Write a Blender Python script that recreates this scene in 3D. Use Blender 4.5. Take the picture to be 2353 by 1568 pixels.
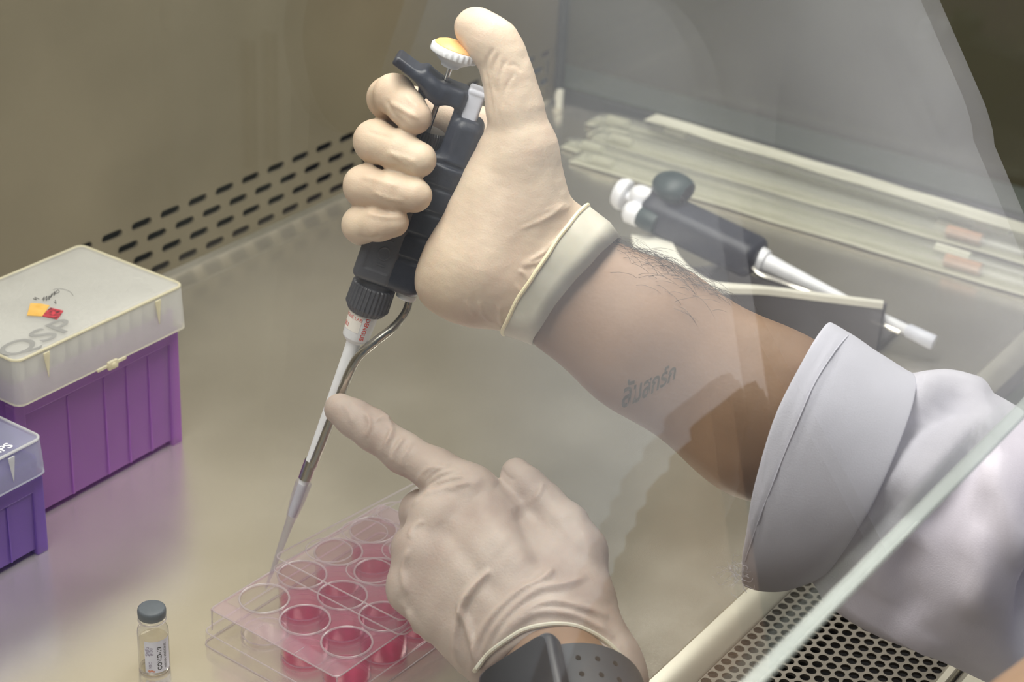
import bpy, bmesh, math, random
import numpy as np
from mathutils import Vector, Matrix
from mathutils.bvhtree import BVHTree

for o in list(bpy.data.objects): bpy.data.objects.remove(o, do_unlink=True)
scn = bpy.context.scene
COL = scn.collection
S = 0.001                                   # all builders below work in millimetres
rng = random.Random(7)

# ------------------------------------------------------------------ camera
FPX = 4250.0
YAW, PITCH, ROLL = [math.radians(a) for a in (33.9, 27.3, 3.0)]
CX, CY = 1176.5, 784.0
_f = np.array([math.cos(PITCH)*math.cos(YAW), math.cos(PITCH)*math.sin(YAW), -math.sin(PITCH)])
_r = np.array([math.sin(YAW), -math.cos(YAW), 0.0]); _u = np.cross(_r, _f)
RX = math.cos(ROLL)*_r + math.sin(ROLL)*_u
UX = -math.sin(ROLL)*_r + math.cos(ROLL)*_u
CAM = np.array([0.0, 0.0, 534.0])
def ray(x, y): return _f + RX*(x-CX)/FPX - UX*(y-CY)/FPX
def at(x, y, t): return CAM + ray(x, y)*t                       # photo point at depth t (mm)
def onz(x, y, z): d = ray(x, y); return CAM + d*((z-CAM[2])/d[2])   # photo point on the level z

cam = bpy.data.cameras.new('camera'); camo = bpy.data.objects.new('camera', cam); COL.objects.link(camo)
cam.sensor_width = 36.0; cam.sensor_fit = 'HORIZONTAL'; cam.lens = FPX/2353.0*36.0
cam.clip_start = 0.01; cam.clip_end = 50
camo.matrix_world = Matrix(((RX[0], UX[0], -_f[0], CAM[0]*S), (RX[1], UX[1], -_f[1], CAM[1]*S),
                            (RX[2], UX[2], -_f[2], CAM[2]*S), (0, 0, 0, 1)))
cam.dof.use_dof = True; cam.dof.focus_distance = 0.835; cam.dof.aperture_fstop = 13.0
scn.camera = camo

# ------------------------------------------------------------------ light and exposure
w = bpy.data.worlds.new('world'); scn.world = w; w.use_nodes = True
w.node_tree.nodes['Background'].inputs[0].default_value = (0.62, 0.74, 0.95, 1)
w.node_tree.nodes['Background'].inputs[1].default_value = 0.13
def area(name, loc, rot, sx, sy, power, col):
    l = bpy.data.lights.new(name, 'AREA'); l.shape = 'RECTANGLE'; l.size = sx*S; l.size_y = sy*S
    l.energy = power; l.color = col
    o = bpy.data.objects.new(name, l); COL.objects.link(o)
    o.location = Vector(loc)*S; o.rotation_euler = rot
    return o
area('cabinet_lamp', (640, 470, 655), (0, 0, 0), 1150, 260, 9.5, (1.0, 0.945, 0.87))
area('room_lamp', (250, 300, 1650), (math.radians(-14), 0, 0), 1200, 500, 38.0, (0.95, 0.98, 0.89))
scn.view_settings.view_transform = 'Standard'; scn.view_settings.look = 'None'
scn.view_settings.exposure = 0.0; scn.view_settings.gamma = 1.0
scn.view_settings.use_curve_mapping = False
scn.cycles.transparent_max_bounces = 40; scn.cycles.max_bounces = 12

# ------------------------------------------------------------------ materials
MATS = {}
def nodes_of(name):
    m = bpy.data.materials.new(name); m.use_nodes = True
    nt = m.node_tree; nt.nodes.clear(); MATS[name] = m
    out = nt.nodes.new('ShaderNodeOutputMaterial')
    return m, nt, out
def noise(nt, scale, detail=4, stretch=None):
    tc = nt.nodes.new('ShaderNodeTexCoord'); n = nt.nodes.new('ShaderNodeTexNoise')
    n.inputs['Scale'].default_value = scale; n.inputs['Detail'].default_value = detail
    if stretch:
        mp = nt.nodes.new('ShaderNodeMapping'); mp.inputs['Scale'].default_value = stretch
        nt.links.new(tc.outputs['Object'], mp.inputs[0]); nt.links.new(mp.outputs[0], n.inputs['Vector'])
    else: nt.links.new(tc.outputs['Object'], n.inputs['Vector'])
    return n
def ramp(nt, src, c0, c1, p0=0.35, p1=0.65):
    r = nt.nodes.new('ShaderNodeValToRGB'); nt.links.new(src, r.inputs[0])
    r.color_ramp.elements[0].position = p0; r.color_ramp.elements[1].position = p1
    r.color_ramp.elements[0].color = (*c0, 1); r.color_ramp.elements[1].color = (*c1, 1)
    return r.outputs[0]
def pm(name, c0, c1=None, rough=0.5, metal=0.0, nscale=60, bump=None, sss=0.0, spec=0.5, stretch=None, rvar=None, trans=0.0, sheen=0.0):
    m, nt, out = nodes_of(name)
    b = nt.nodes.new('ShaderNodeBsdfPrincipled'); nt.links.new(b.outputs[0], out.inputs[0])
    b.inputs['Roughness'].default_value = rough; b.inputs['Metallic'].default_value = metal
    b.inputs['Specular IOR Level'].default_value = spec
    n = noise(nt, nscale, 5, stretch)
    nt.links.new(ramp(nt, n.outputs[0], c0, c1 or [min(1, x*1.12) for x in c0]), b.inputs['Base Color'])
    if rvar: nt.links.new(ramp(nt, n.outputs[0], (rvar[0],)*3, (rvar[1],)*3), b.inputs['Roughness'])
    if sss:
        b.inputs['Subsurface Weight'].default_value = sss; b.inputs['Subsurface Radius'].default_value = (1.0, 0.45, 0.25)
        b.inputs['Subsurface Scale'].default_value = 0.004
    if sheen: b.inputs['Sheen Weight'].default_value = sheen
    if trans: b.inputs['Transmission Weight'].default_value = trans
    last = None
    for bb in (bump or []):
        bn = noise(nt, bb[0], 6, bb[2] if len(bb) > 2 else None); bp = nt.nodes.new('ShaderNodeBump')
        bp.inputs['Strength'].default_value = bb[1]; bp.inputs['Distance'].default_value = 0.001
        nt.links.new(bn.outputs[0], bp.inputs['Height'])
        if last: nt.links.new(last.outputs[0], bp.inputs['Normal'])
        last = bp
    if last: nt.links.new(last.outputs[0], b.inputs['Normal'])
    return m
def clear(name, tint, opacity=0.03, gain=1.0, body=(0.9, 0.9, 0.92), rough=0.05, ior=1.5, translucent=0.0, nscale=40):
    """see-through plastic or glass: clear straight through, mirror-like by Fresnel, a little milky body"""
    m, nt, out = nodes_of(name)
    t = nt.nodes.new('ShaderNodeBsdfTransparent'); t.inputs[0].default_value = (*tint, 1)
    d = nt.nodes.new('ShaderNodeBsdfDiffuse')
    n = noise(nt, nscale, 4); nt.links.new(ramp(nt, n.outputs[0], [x*0.93 for x in body], body), d.inputs[0])
    dd = d
    if translucent:
        tr = nt.nodes.new('ShaderNodeBsdfTranslucent'); tr.inputs[0].default_value = (*body, 1)
        mx0 = nt.nodes.new('ShaderNodeMixShader'); mx0.inputs[0].default_value = translucent
        nt.links.new(d.outputs[0], mx0.inputs[1]); nt.links.new(tr.outputs[0], mx0.inputs[2]); dd = mx0
    mx1 = nt.nodes.new('ShaderNodeMixShader'); mx1.inputs[0].default_value = opacity
    nt.links.new(t.outputs[0], mx1.inputs[1]); nt.links.new(dd.outputs[0], mx1.inputs[2])
    g = nt.nodes.new('ShaderNodeBsdfGlossy'); g.inputs['Roughness'].default_value = rough
    lw = nt.nodes.new('ShaderNodeLayerWeight'); lw.inputs[0].default_value = 0.5
    pw = nt.nodes.new('ShaderNodeMath'); pw.operation = 'POWER'; pw.inputs[1].default_value = 5.0; nt.links.new(lw.outputs['Facing'], pw.inputs[0])
    f0 = ((ior-1)/(ior+1))**2
    mu = nt.nodes.new('ShaderNodeMath'); mu.operation = 'MULTIPLY_ADD'; mu.inputs[1].default_value = (1-f0)*gain; mu.inputs[2].default_value = f0*gain; mu.use_clamp = True
    nt.links.new(pw.outputs[0], mu.inputs[0])
    mx = nt.nodes.new('ShaderNodeMixShader'); nt.links.new(mu.outputs[0], mx.inputs[0])
    nt.links.new(mx1.outputs[0], mx.inputs[1]); nt.links.new(g.outputs[0], mx.inputs[2])
    nt.links.new(mx.outputs[0], out.inputs[0])
    return m

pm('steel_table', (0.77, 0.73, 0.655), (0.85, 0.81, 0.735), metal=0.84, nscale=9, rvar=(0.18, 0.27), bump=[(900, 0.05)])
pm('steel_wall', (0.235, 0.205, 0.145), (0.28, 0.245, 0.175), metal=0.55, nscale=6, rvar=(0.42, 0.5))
pm('steel_rim', (0.62, 0.60, 0.52), metal=0.7, rough=0.33, nscale=30)
pm('steel_grille', (0.20, 0.185, 0.16), metal=0.7, rough=0.38, nscale=80)
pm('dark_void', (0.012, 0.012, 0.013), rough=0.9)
pm('navy_plastic', (0.018, 0.022, 0.036), (0.026, 0.031, 0.048), rough=0.42, nscale=300, bump=[(1800, 0.12)])
pm('grey_plastic', (0.075, 0.077, 0.09), (0.09, 0.092, 0.105), rough=0.45, nscale=300, bump=[(1800, 0.1)])
pm('black_dial', (0.012, 0.010, 0.009), rough=0.4)
pm('white_plastic', (0.80, 0.81, 0.86), rough=0.32, nscale=120)
pm('ejector_plastic', (0.66, 0.68, 0.78), rough=0.35, nscale=120)
pm('orange_plastic', (0.86, 0.46, 0.16), (0.90, 0.52, 0.20), rough=0.4, nscale=150, sss=0.1)
pm('chrome', (0.60, 0.58, 0.53), metal=1.0, rough=0.24, nscale=200, stretch=(1, 1, 0.05))
pm('chrome_bright', (0.75, 0.72, 0.66), metal=1.0, rough=0.1, nscale=200)
pm('sticker', (0.78, 0.74, 0.70), rough=0.6)
pm('red_ink', (0.62, 0.06, 0.05), (0.72, 0.10, 0.08), rough=0.6, nscale=900)
pm('black_ink', (0.03, 0.03, 0.035), rough=0.6)
pm('grey_ink', (0.25, 0.25, 0.25), rough=0.6)
pm('white_ink', (0.85, 0.85, 0.88), rough=0.5)
pm('violet_ink', (0.22, 0.16, 0.28), rough=0.6)
pm('orange_ink', (0.75, 0.38, 0.22), (0.70, 0.22, 0.18), rough=0.6, nscale=500)
pm('yellow_tape', (0.66, 0.38, 0.08), (0.74, 0.46, 0.13), rough=0.35, nscale=200)
pm('plaid_tape', (0.06, 0.02, 0.03), (0.62, 0.05, 0.08), rough=0.35, nscale=420)
pm('latex', (0.58, 0.445, 0.345), (0.68, 0.555, 0.43), rough=0.48, nscale=38, bump=[(190, 0.20), (1300, 0.16)], sss=0.25, spec=0.35)
pm('latex_pale', (0.43, 0.34, 0.30), (0.55, 0.46, 0.41), rough=0.52, nscale=38, bump=[(150, 0.26), (900, 0.16)], sss=0.25, spec=0.35)
pm('latex_band', (0.54, 0.51, 0.42), (0.66, 0.63, 0.54), rough=0.5, nscale=60, bump=[(120, 0.2)], sss=0.2, spec=0.35)
pm('latex_bead', (0.76, 0.68, 0.44), (0.80, 0.73, 0.50), rough=0.45, nscale=90, sss=0.2)
pm('skin', (0.25, 0.158, 0.105), (0.31, 0.198, 0.132), rough=0.5, nscale=35, bump=[(500, 0.12)], sss=0.15, spec=0.4)
pm('hair', (0.02, 0.016, 0.012), rough=0.5)
pm('tattoo_ink', (0.075, 0.060, 0.032), (0.10, 0.08, 0.045), rough=0.6, nscale=500)
pm('coat_cloth', (0.52, 0.51, 0.59), (0.58, 0.57, 0.65), rough=0.85, nscale=30, bump=[(1500, 0.15)], sheen=0.1, spec=0.2)
pm('coat_cuff_cloth', (0.53, 0.53, 0.61), (0.58, 0.58, 0.67), rough=0.85, nscale=30, bump=[(1500, 0.15)], sheen=0.1, spec=0.2)
pm('shirt_cloth', (0.10, 0.085, 0.06), rough=0.9, nscale=50)
pm('watch_case', (0.035, 0.037, 0.045), rough=0.35)
pm('watch_screen', (0.012, 0.012, 0.015), rough=0.06)
pm('watch_strap', (0.04, 0.047, 0.06), rough=0.55)
pm('green_cap', (0.008, 0.028, 0.030), rough=0.45)
pm('stand_grey', (0.085, 0.08, 0.085), rough=0.5, nscale=40)
pm('stand_cream', (0.74, 0.72, 0.64), rough=0.4, nscale=40)
pm('wrapper_paper', (0.56, 0.55, 0.44), (0.76, 0.75, 0.64), rough=0.6, nscale=25, stretch=(4, 0.6, 4))
pm('pipe_print', (0.50, 0.30, 0.20), rough=0.6)
pm('vial_cap_grey', (0.10, 0.115, 0.135), rough=0.55, nscale=500)
pm('vial_label', (0.70, 0.70, 0.82), rough=0.5)
pm('room_wall', (0.12, 0.082, 0.056), (0.17, 0.115, 0.082), rough=0.8, nscale=2.5)
pm('room_floor', (0.16, 0.18, 0.21), rough=0.6, nscale=3)
pm('bench_edge', (0.22, 0.23, 0.245), rough=0.6, nscale=8)
pm('seal_rubber', (0.03, 0.032, 0.028), rough=0.6)
pm('liner_white', (0.55, 0.55, 0.52), rough=0.5)
clear('sash_glass', (0.965, 0.985, 0.98), opacity=0.003, gain=1.0, rough=0.0)
clear('side_glass', (0.93, 0.95, 0.89), opacity=0.05, gain=0.9, rough=0.02, body=(0.46, 0.50, 0.30))
clear('glass_edge', (0.85, 0.90, 0.90), opacity=0.35, gain=0.9, rough=0.2, body=(0.75, 0.78, 0.76))
clear('clear_plastic', (0.985, 0.975, 0.98), opacity=0.025, gain=0.75, rough=0.03)
clear('lid_plastic', (0.985, 0.98, 0.985), opacity=0.045, gain=0.7, rough=0.04)
clear('plastic_edge_gleam', (0.95, 0.94, 0.95), opacity=0.38, gain=1.0, rough=0.12, body=(0.85, 0.80, 0.82), translucent=0.5)  # milky white body paints in the bright gleam of clear plastic edges
clear('deck_plastic', (0.97, 0.92, 0.95), opacity=0.20, gain=0.8, rough=0.08, body=(0.80, 0.66, 0.74), translucent=0.4)
clear('medium', (0.98, 0.68, 0.80), opacity=0.13, gain=1.0, rough=0.04, body=(0.88, 0.08, 0.30), translucent=0.6)
clear('well_wall_tinted', (0.97, 0.88, 0.93), opacity=0.08, gain=1.0, rough=0.05, body=(0.60, 0.22, 0.42), translucent=0.5)
clear('tip_plastic', (0.95, 0.95, 0.97), opacity=0.16, gain=0.9, rough=0.15, body=(0.80, 0.78, 0.84), translucent=0.5)
clear('rack_tip_plastic', (0.95, 0.95, 0.95), opacity=0.85, gain=0.6, rough=0.3, body=(0.92, 0.91, 0.88), translucent=0.5)
clear('frosted_lid', (0.92, 0.92, 0.91), opacity=0.40, gain=0.5, rough=0.35, body=(0.92, 0.92, 0.91), translucent=0.35)
clear('frosted_edge', (0.95, 0.93, 0.85), opacity=0.85, gain=0.5, rough=0.3, body=(0.88, 0.84, 0.68), translucent=0.5)
clear('bluish_lid', (0.88, 0.88, 0.95), opacity=0.34, gain=0.6, rough=0.2, body=(0.72, 0.74, 0.88), translucent=0.5)
clear('bluish_edge', (0.93, 0.93, 0.95), opacity=0.8, gain=0.5, rough=0.3, body=(0.82, 0.83, 0.84), translucent=0.5)
clear('purple_plastic', (0.62, 0.30, 0.80), opacity=0.60, gain=0.6, rough=0.3, body=(0.60, 0.27, 0.72), translucent=0.5)
clear('violet_plastic', (0.40, 0.22, 0.78), opacity=0.80, gain=0.5, rough=0.3, body=(0.27, 0.14, 0.58), translucent=0.4)
clear('vial_glass', (0.96, 0.96, 0.95), opacity=0.05, gain=1.3, rough=0.02, body=(0.85, 0.83, 0.78))
clear('vial_liquid', (0.97, 0.95, 0.90), opacity=0.05, gain=1.0, rough=0.02, body=(0.85, 0.80, 0.68))
clear('clear_wrap', (0.96, 0.96, 0.94), opacity=0.14, gain=1.0, rough=0.25, body=(0.72, 0.73, 0.66))

# ------------------------------------------------------------------ mesh helpers (millimetres in, metres out)
def mesh_obj(name, verts, faces, mat, parent=None, smooth=True, tags=None, matrix=None):
    me = bpy.data.meshes.new(name)
    v = np.asarray(verts, float)*S
    me.from_pydata([tuple(p) for p in v] if not isinstance(verts, np.ndarray) else v.tolist(), [], faces if isinstance(faces, list) else faces.tolist())
    me.validate(); me.update()
    if mat: me.materials.append(MATS[mat])
    if smooth is True: me.polygons.foreach_set('use_smooth', [True]*len(me.polygons))
    elif smooth:
        me.polygons.foreach_set('use_smooth', [True]*len(me.polygons))
        try: me.set_sharp_from_angle(angle=math.radians(smooth))
        except Exception: pass
    o = bpy.data.objects.new(name, me); COL.objects.link(o)
    if parent is not None: o.parent = parent
    if matrix is not None: o.matrix_local = matrix
    if tags: tag(o, *tags)
    return o
def tag(o, label=None, cat=None, group=None, kind=None):
    if label: o['label'] = label
    if cat: o['category'] = cat
    if group: o['group'] = group
    if kind: o['kind'] = kind
    return o
def thing(name, label, cat, loc=(0, 0, 0), rotz=0.0, group=None, matrix=None):
    o = bpy.data.objects.new(name, None); COL.objects.link(o); o.empty_display_size = 0.02
    if matrix is not None: o.matrix_world = matrix
    else: o.location = Vector(loc)*S; o.rotation_euler = (0, 0, rotz)
    tag(o, label, cat, group)
    return o
def basis(org, x, y, z):
    return Matrix(((x[0], y[0], z[0], org[0]*S), (x[1], y[1], z[1], org[1]*S), (x[2], y[2], z[2], org[2]*S), (0, 0, 0, 1)))
class MB:
    """collects simple solids into one mesh"""
    def __init__(s): s.v = []; s.f = []
    def add(s, v, f):
        n = len(s.v); s.v += [tuple(p) for p in v]; s.f += [tuple(i+n for i in q) for q in f]; return s
    def box(s, lo, hi, bevel=0.0):
        bm = bmesh.new(); bmesh.ops.create_cube(bm, size=1)
        for vv in bm.verts: vv.co = Vector([(lo[i]+hi[i])/2 + vv.co[i]*(hi[i]-lo[i]) for i in range(3)])
        if bevel: bmesh.ops.bevel(bm, geom=bm.edges[:]+bm.verts[:], offset=bevel, segments=2, affect='EDGES', profile=0.6)
        bm.verts.index_update(); s.add([x.co[:] for x in bm.verts], [[x.index for x in q.verts] for q in bm.faces]); bm.free(); return s
    def lathe(s, prof, seg=32, c=(0, 0, 0), closed=False):
        v = []; f = []
        for (r, z) in prof:
            for k in range(seg):
                a = 2*math.pi*k/seg; v.append((c[0]+r*math.cos(a), c[1]+r*math.sin(a), c[2]+z))
        m = len(prof)
        for i in range(m if closed else m-1):
            for k in range(seg):
                a, b = i*seg+k, i*seg+(k+1) % seg; j = (i+1) % m
                f.append((a, b, j*seg+(k+1) % seg, j*seg+k))
        if not closed:
            if prof[0][0] > 1e-6: f.append(tuple(reversed(range(seg))))
            if prof[-1][0] > 1e-6: f.append(tuple((m-1)*seg+k for k in range(seg)))
        return s.add(v, f)
    def tube(s, pts, r, seg=10, cap=True):
        P = [np.asarray(p, float) for p in pts]; n = len(P); rr = r if hasattr(r, '__len__') else [r]*n
        v = []; f = []; up = np.array([0.13, 0.37, 0.91]); pu = None
        for i in range(n):
            t = P[min(i+1, n-1)]-P[max(i-1, 0)]; t /= np.linalg.norm(t)+1e-9
            if pu is None: pu = np.cross(t, up)
            pu = pu-t*(pu@t); pu /= np.linalg.norm(pu)+1e-9; q = np.cross(t, pu)
            for k in range(seg):
                a = 2*math.pi*k/seg; v.append(P[i]+(pu*math.cos(a)+q*math.sin(a))*rr[i])
        for i in range(n-1):
            for k in range(seg): f.append((i*seg+k, i*seg+(k+1) % seg, (i+1)*seg+(k+1) % seg, (i+1)*seg+k))
        if cap: f.append(tuple(reversed(range(seg)))); f.append(tuple((n-1)*seg+k for k in range(seg)))
        return s.add(v, f)
    def torus(s, c, R, r, seg=40, sub=8, zs=1.0):
        return s.lathe([(R+r*math.cos(2*math.pi*k/sub), c[2]+zs*r*math.sin(2*math.pi*k/sub)) for k in range(sub)], seg, (c[0], c[1], 0), closed=True)
    def prism(s, poly, z0, z1):
        n = len(poly)
        return s.add([(x, y, z0) for x, y in poly]+[(x, y, z1) for x, y in poly],
                     [tuple(reversed(range(n))), tuple(range(n, 2*n))]+[(i, (i+1) % n, n+(i+1) % n, n+i) for i in range(n)])
    def build(s, name, mat, parent=None, smooth=30, tags=None, matrix=None):
        return mesh_obj(name, s.v, s.f, mat, parent, smooth, tags, matrix)
def smooth_path(pts, n=8):
    P = [np.asarray(p, float) for p in pts]; out = []
    for i in range(len(P)-1):
        p0, p1, p2, p3 = P[max(i-1, 0)], P[i], P[i+1], P[min(i+2, len(P)-1)]
        for k in range(n):
            t = k/n; out.append(0.5*((2*p1)+(-p0+p2)*t+(2*p0-5*p1+4*p2-p3)*t*t+(-p0+3*p1-3*p2+p3)*t**3))
    out.append(P[-1]); return out
def rrect(x0, x1, y0, y1, r, n=5):
    p = []
    for cx, cy, a0 in ((x1-r, y1-r, 0), (x0+r, y1-r, 90), (x0+r, y0+r, 180), (x1-r, y0+r, 270)):
        for k in range(n+1):
            a = math.radians(a0+90*k/n); p.append((cx+r*math.cos(a), cy+r*math.sin(a)))
    return p
def loft(rings, cap=True):
    v = []; f = []; n = len(rings[0])
    for r in rings: v += [tuple(p) for p in r]
    for i in range(len(rings)-1):
        for k in range(n): f.append((i*n+k, i*n+(k+1) % n, (i+1)*n+(k+1) % n, (i+1)*n+k))
    if cap: f.append(tuple(reversed(range(n)))); f.append(tuple((len(rings)-1)*n+k for k in range(n)))
    return v, f
def text_mesh(body, size, bold=0.0):
    """lettering as flat triangles in its own xy plane (mm), baseline at 0, centred on x"""
    c = bpy.data.curves.new('lettering', 'FONT'); c.body = body; c.size = size; c.align_x = 'CENTER'; c.offset = bold; c.resolution_u = 3
    o = bpy.data.objects.new('lettering', c); COL.objects.link(o)
    dg = bpy.context.evaluated_depsgraph_get(); me = bpy.data.meshes.new_from_object(o.evaluated_get(dg))
    v = np.array([x.co[:] for x in me.vertices]); f = [tuple(p.vertices) for p in me.polygons]
    bpy.data.objects.remove(o, do_unlink=True); bpy.data.curves.remove(c); bpy.data.meshes.remove(me)
    return v, f
def copy_tree(o, parent=None):
    c = o.copy(); COL.objects.link(c); c.parent = parent
    for ch in list(o.children): copy_tree(ch, c)
    return c

# ------------------------------------------------------------------ smooth solids from distance fields
class Field:
    def __init__(s, lo, hi, h):
        s.lo = np.asarray(lo, float); s.h = h; s.n = np.ceil((np.asarray(hi, float)-s.lo)/h).astype(int)+1
        s.ax = [(s.lo[i]+h*np.arange(s.n[i])).astype(np.float32) for i in range(3)]
        s.D = np.full(tuple(s.n), 60.0, np.float32)
    def _sl(s, lo, hi):
        a = np.clip(np.floor((np.asarray(lo)-s.lo)/s.h).astype(int), 0, s.n-1); b = np.clip(np.ceil((np.asarray(hi)-s.lo)/s.h).astype(int)+1, 1, s.n)
        return tuple(slice(int(a[i]), int(b[i])) for i in range(3))
    def put(s, prim, k=3.0, op='add'):
        lo, hi, fn = prim; m = k+3*s.h
        sl = s._sl(lo-m, hi+m)
        if any(q.stop <= q.start for q in sl): return s
        X, Y, Z = np.meshgrid(s.ax[0][sl[0]], s.ax[1][sl[1]], s.ax[2][sl[2]], indexing='ij', sparse=True)
        d = fn(X, Y, Z); a = s.D[sl]
        if op == 'add':
            hh = np.clip(0.5+0.5*(a-d)/k, 0, 1); s.D[sl] = a+(d-a)*hh-k*hh*(1-hh)
        else:
            hh = np.clip(0.5-0.5*(a+d)/k, 0, 1); s.D[sl] = a+(-d-a)*hh+k*hh*(1-hh)
        return s
    def merge(s, other, k=2.0):
        a, d = s.D, other.D; hh = np.clip(0.5+0.5*(a-d)/k, 0, 1); s.D = a+(d-a)*hh-k*hh*(1-hh); return s
    def twin(s):
        t = Field.__new__(Field); t.lo, t.h, t.n, t.ax = s.lo, s.h, s.n, s.ax; t.D = np.full(tuple(s.n), 60.0, np.float32); return t
    def mesh(s, relax=2):
        D = s.D; ins = D < 0
        cnt = np.zeros(tuple(s.n-1), np.float32); acc = [np.zeros(tuple(s.n-1), np.float32) for _ in range(3)]
        def cut(ax, sl):
            return sl
        N = s.n
        for ax in range(3):
            o1, o2 = [i for i in range(3) if i != ax]
            A = [slice(None)]*3; B = [slice(None)]*3; A[ax] = slice(0, -1); B[ax] = slice(1, None)
            a, b = D[tuple(A)], D[tuple(B)]; cr = (a < 0) != (b < 0)
            tt = np.where(cr, a/(a-b+1e-12), 0).astype(np.float32)
            for i in (0, 1):
                for j in (0, 1):
                    sl = [slice(None)]*3; sl[o1] = slice(i, N[o1]-1+i); sl[o2] = slice(j, N[o2]-1+j)
                    c = cr[tuple(sl)]; cnt += c
                    acc[ax] += tt[tuple(sl)]*c; acc[o1] += i*c; acc[o2] += j*c
        cells = np.argwhere(cnt > 0); idx = -np.ones(tuple(s.n-1), np.int64); idx[tuple(cells.T)] = np.arange(len(cells))
        cn = cnt[tuple(cells.T)]
        P = np.stack([cells[:, i]+acc[i][tuple(cells.T)]/cn for i in range(3)], 1)*s.h+s.lo
        F = []
        for ax in range(3):
            o1, o2 = (ax+1) % 3, (ax+2) % 3
            A = [slice(None)]*3; B = [slice(None)]*3; A[ax] = slice(0, -1); B[ax] = slice(1, None)
            a, b = ins[tuple(A)], ins[tuple(B)]; e = np.argwhere(a != b)
            e = e[(e[:, o1] > 0) & (e[:, o2] > 0) & (e[:, o1] < N[o1]-1) & (e[:, o2] < N[o2]-1)]
            if not len(e): continue
            fl = a[tuple(e.T)]
            def q(i, j):
                c = e.copy(); c[:, o1] -= i; c[:, o2] -= j; return idx[tuple(c.T)]
            Q = np.stack([q(1, 1), q(0, 1), q(0, 0), q(1, 0)], 1); Q[~fl] = Q[~fl][:, ::-1]; F.append(Q)
        F = np.concatenate(F); F = F[(F >= 0).all(1)]
        E1 = np.concatenate([F[:, [0, 1]], F[:, [1, 2]], F[:, [2, 3]], F[:, [3, 0]]])
        for _ in range(relax):
            sm = np.zeros_like(P); c = np.zeros(len(P))
            for x, y in ((0, 1), (1, 0)):
                np.add.at(sm, E1[:, x], P[E1[:, y]]); np.add.at(c, E1[:, x], 1)
            P = P*0.45+0.55*sm/np.maximum(c, 1)[:, None]
        return P, F
def normals(P, F):
    n = np.cross(P[F[:, 2]]-P[F[:, 0]], P[F[:, 3]]-P[F[:, 1]]); N = np.zeros_like(P)
    for k in range(4): np.add.at(N, F[:, k], n)
    return N/(np.linalg.norm(N, axis=1)[:, None]+1e-12)
def cone(a, b, r1, r2, flat=None):
    """tapered capsule; flat = (direction, factor > 1) squeezes it along that direction"""
    a = np.asarray(a, float); b = np.asarray(b, float); ba = b-a; L2 = float(ba@ba)+1e-9; R = max(r1, r2)
    def fn(X, Y, Z):
        px, py, pz = X-a[0], Y-a[1], Z-a[2]
        h = np.clip((px*ba[0]+py*ba[1]+pz*ba[2])/L2, 0, 1)
        qx, qy, qz = px-h*ba[0], py-h*ba[1], pz-h*ba[2]
        d2 = qx*qx+qy*qy+qz*qz
        if flat:
            u, fct = flat; e = qx*u[0]+qy*u[1]+qz*u[2]; d2 = d2+e*e*(fct*fct-1)
        return (np.sqrt(d2)-(r1+(r2-r1)*h)).astype(np.float32)
    return np.minimum(a, b)-R, np.maximum(a, b)+R, fn
def chain(fld, pts, k):
    for (a, ra), (b, rb) in zip(pts[:-1], pts[1:]): fld.put(cone(a, b, ra, rb), k)
    return fld
def rbox(c, half, rnd, ax=None):
    c = np.asarray(c, float); half = np.asarray(half, float); A = np.eye(3) if ax is None else np.asarray(ax, float)
    ext = np.abs(A.T)@half
    def fn(X, Y, Z):
        p = (X-c[0], Y-c[1], Z-c[2]); q = []
        for i in range(3): q.append(np.abs(p[0]*A[i][0]+p[1]*A[i][1]+p[2]*A[i][2])-(half[i]-rnd))
        o = np.sqrt(np.maximum(q[0], 0)**2+np.maximum(q[1], 0)**2+np.maximum(q[2], 0)**2)
        return (o+np.minimum(np.maximum(np.maximum(q[0], q[1]), q[2]), 0)-rnd).astype(np.float32)
    return c-ext, c+ext, fn
def ball(c, r, sc=(1, 1, 1)):
    c = np.asarray(c, float); sc = np.asarray(sc, float)
    def fn(X, Y, Z):
        k = np.sqrt(((X-c[0])/sc[0])**2+((Y-c[1])/sc[1])**2+((Z-c[2])/sc[2])**2)
        return ((k-r)*sc.min()).astype(np.float32)
    return c-r*sc, c+r*sc, fn
def project(P):
    v = P-CAM; t = v@_f; return CX+FPX*(v@RX)/t, CY-FPX*(v@UX)/t
def ridge(P, N, lines, facing=True):
    """raise soft folds along polylines given as photo points on the side of the solid that faces them"""
    px, py = project(P); front = ((CAM-P)*N).sum(1) > 0; out = np.zeros(len(P))
    for pts, amp, wid in lines:
        pts = [np.array(p, float) for p in smooth_path(pts, 5)]; best = np.full(len(P), 1e9); tpar = np.zeros(len(P)); n = len(pts)-1
        for i in range(n):
            a, b = pts[i], pts[i+1]; ab = b-a
            h = np.clip(((px-a[0])*ab[0]+(py-a[1])*ab[1])/(ab@ab+1e-9), 0, 1)
            d = np.hypot(px-a[0]-h*ab[0], py-a[1]-h*ab[1]); m = d < best; best[m] = d[m]; tpar[m] = (i+h[m])/n
        e = np.clip(np.minimum(tpar, 1-tpar)*5, 0.0, 1)
        out += amp*np.exp(-(best/wid)**2)*e*front
    return P+N*out[:, None]
def wave3(P, sc, seed=0):
    r = np.random.RandomState(seed); o = np.zeros(len(P))
    for _ in range(6):
        k = r.randn(3)/sc; o += np.sin(P@k+r.rand()*6.28)
    return o/6.0

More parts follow.
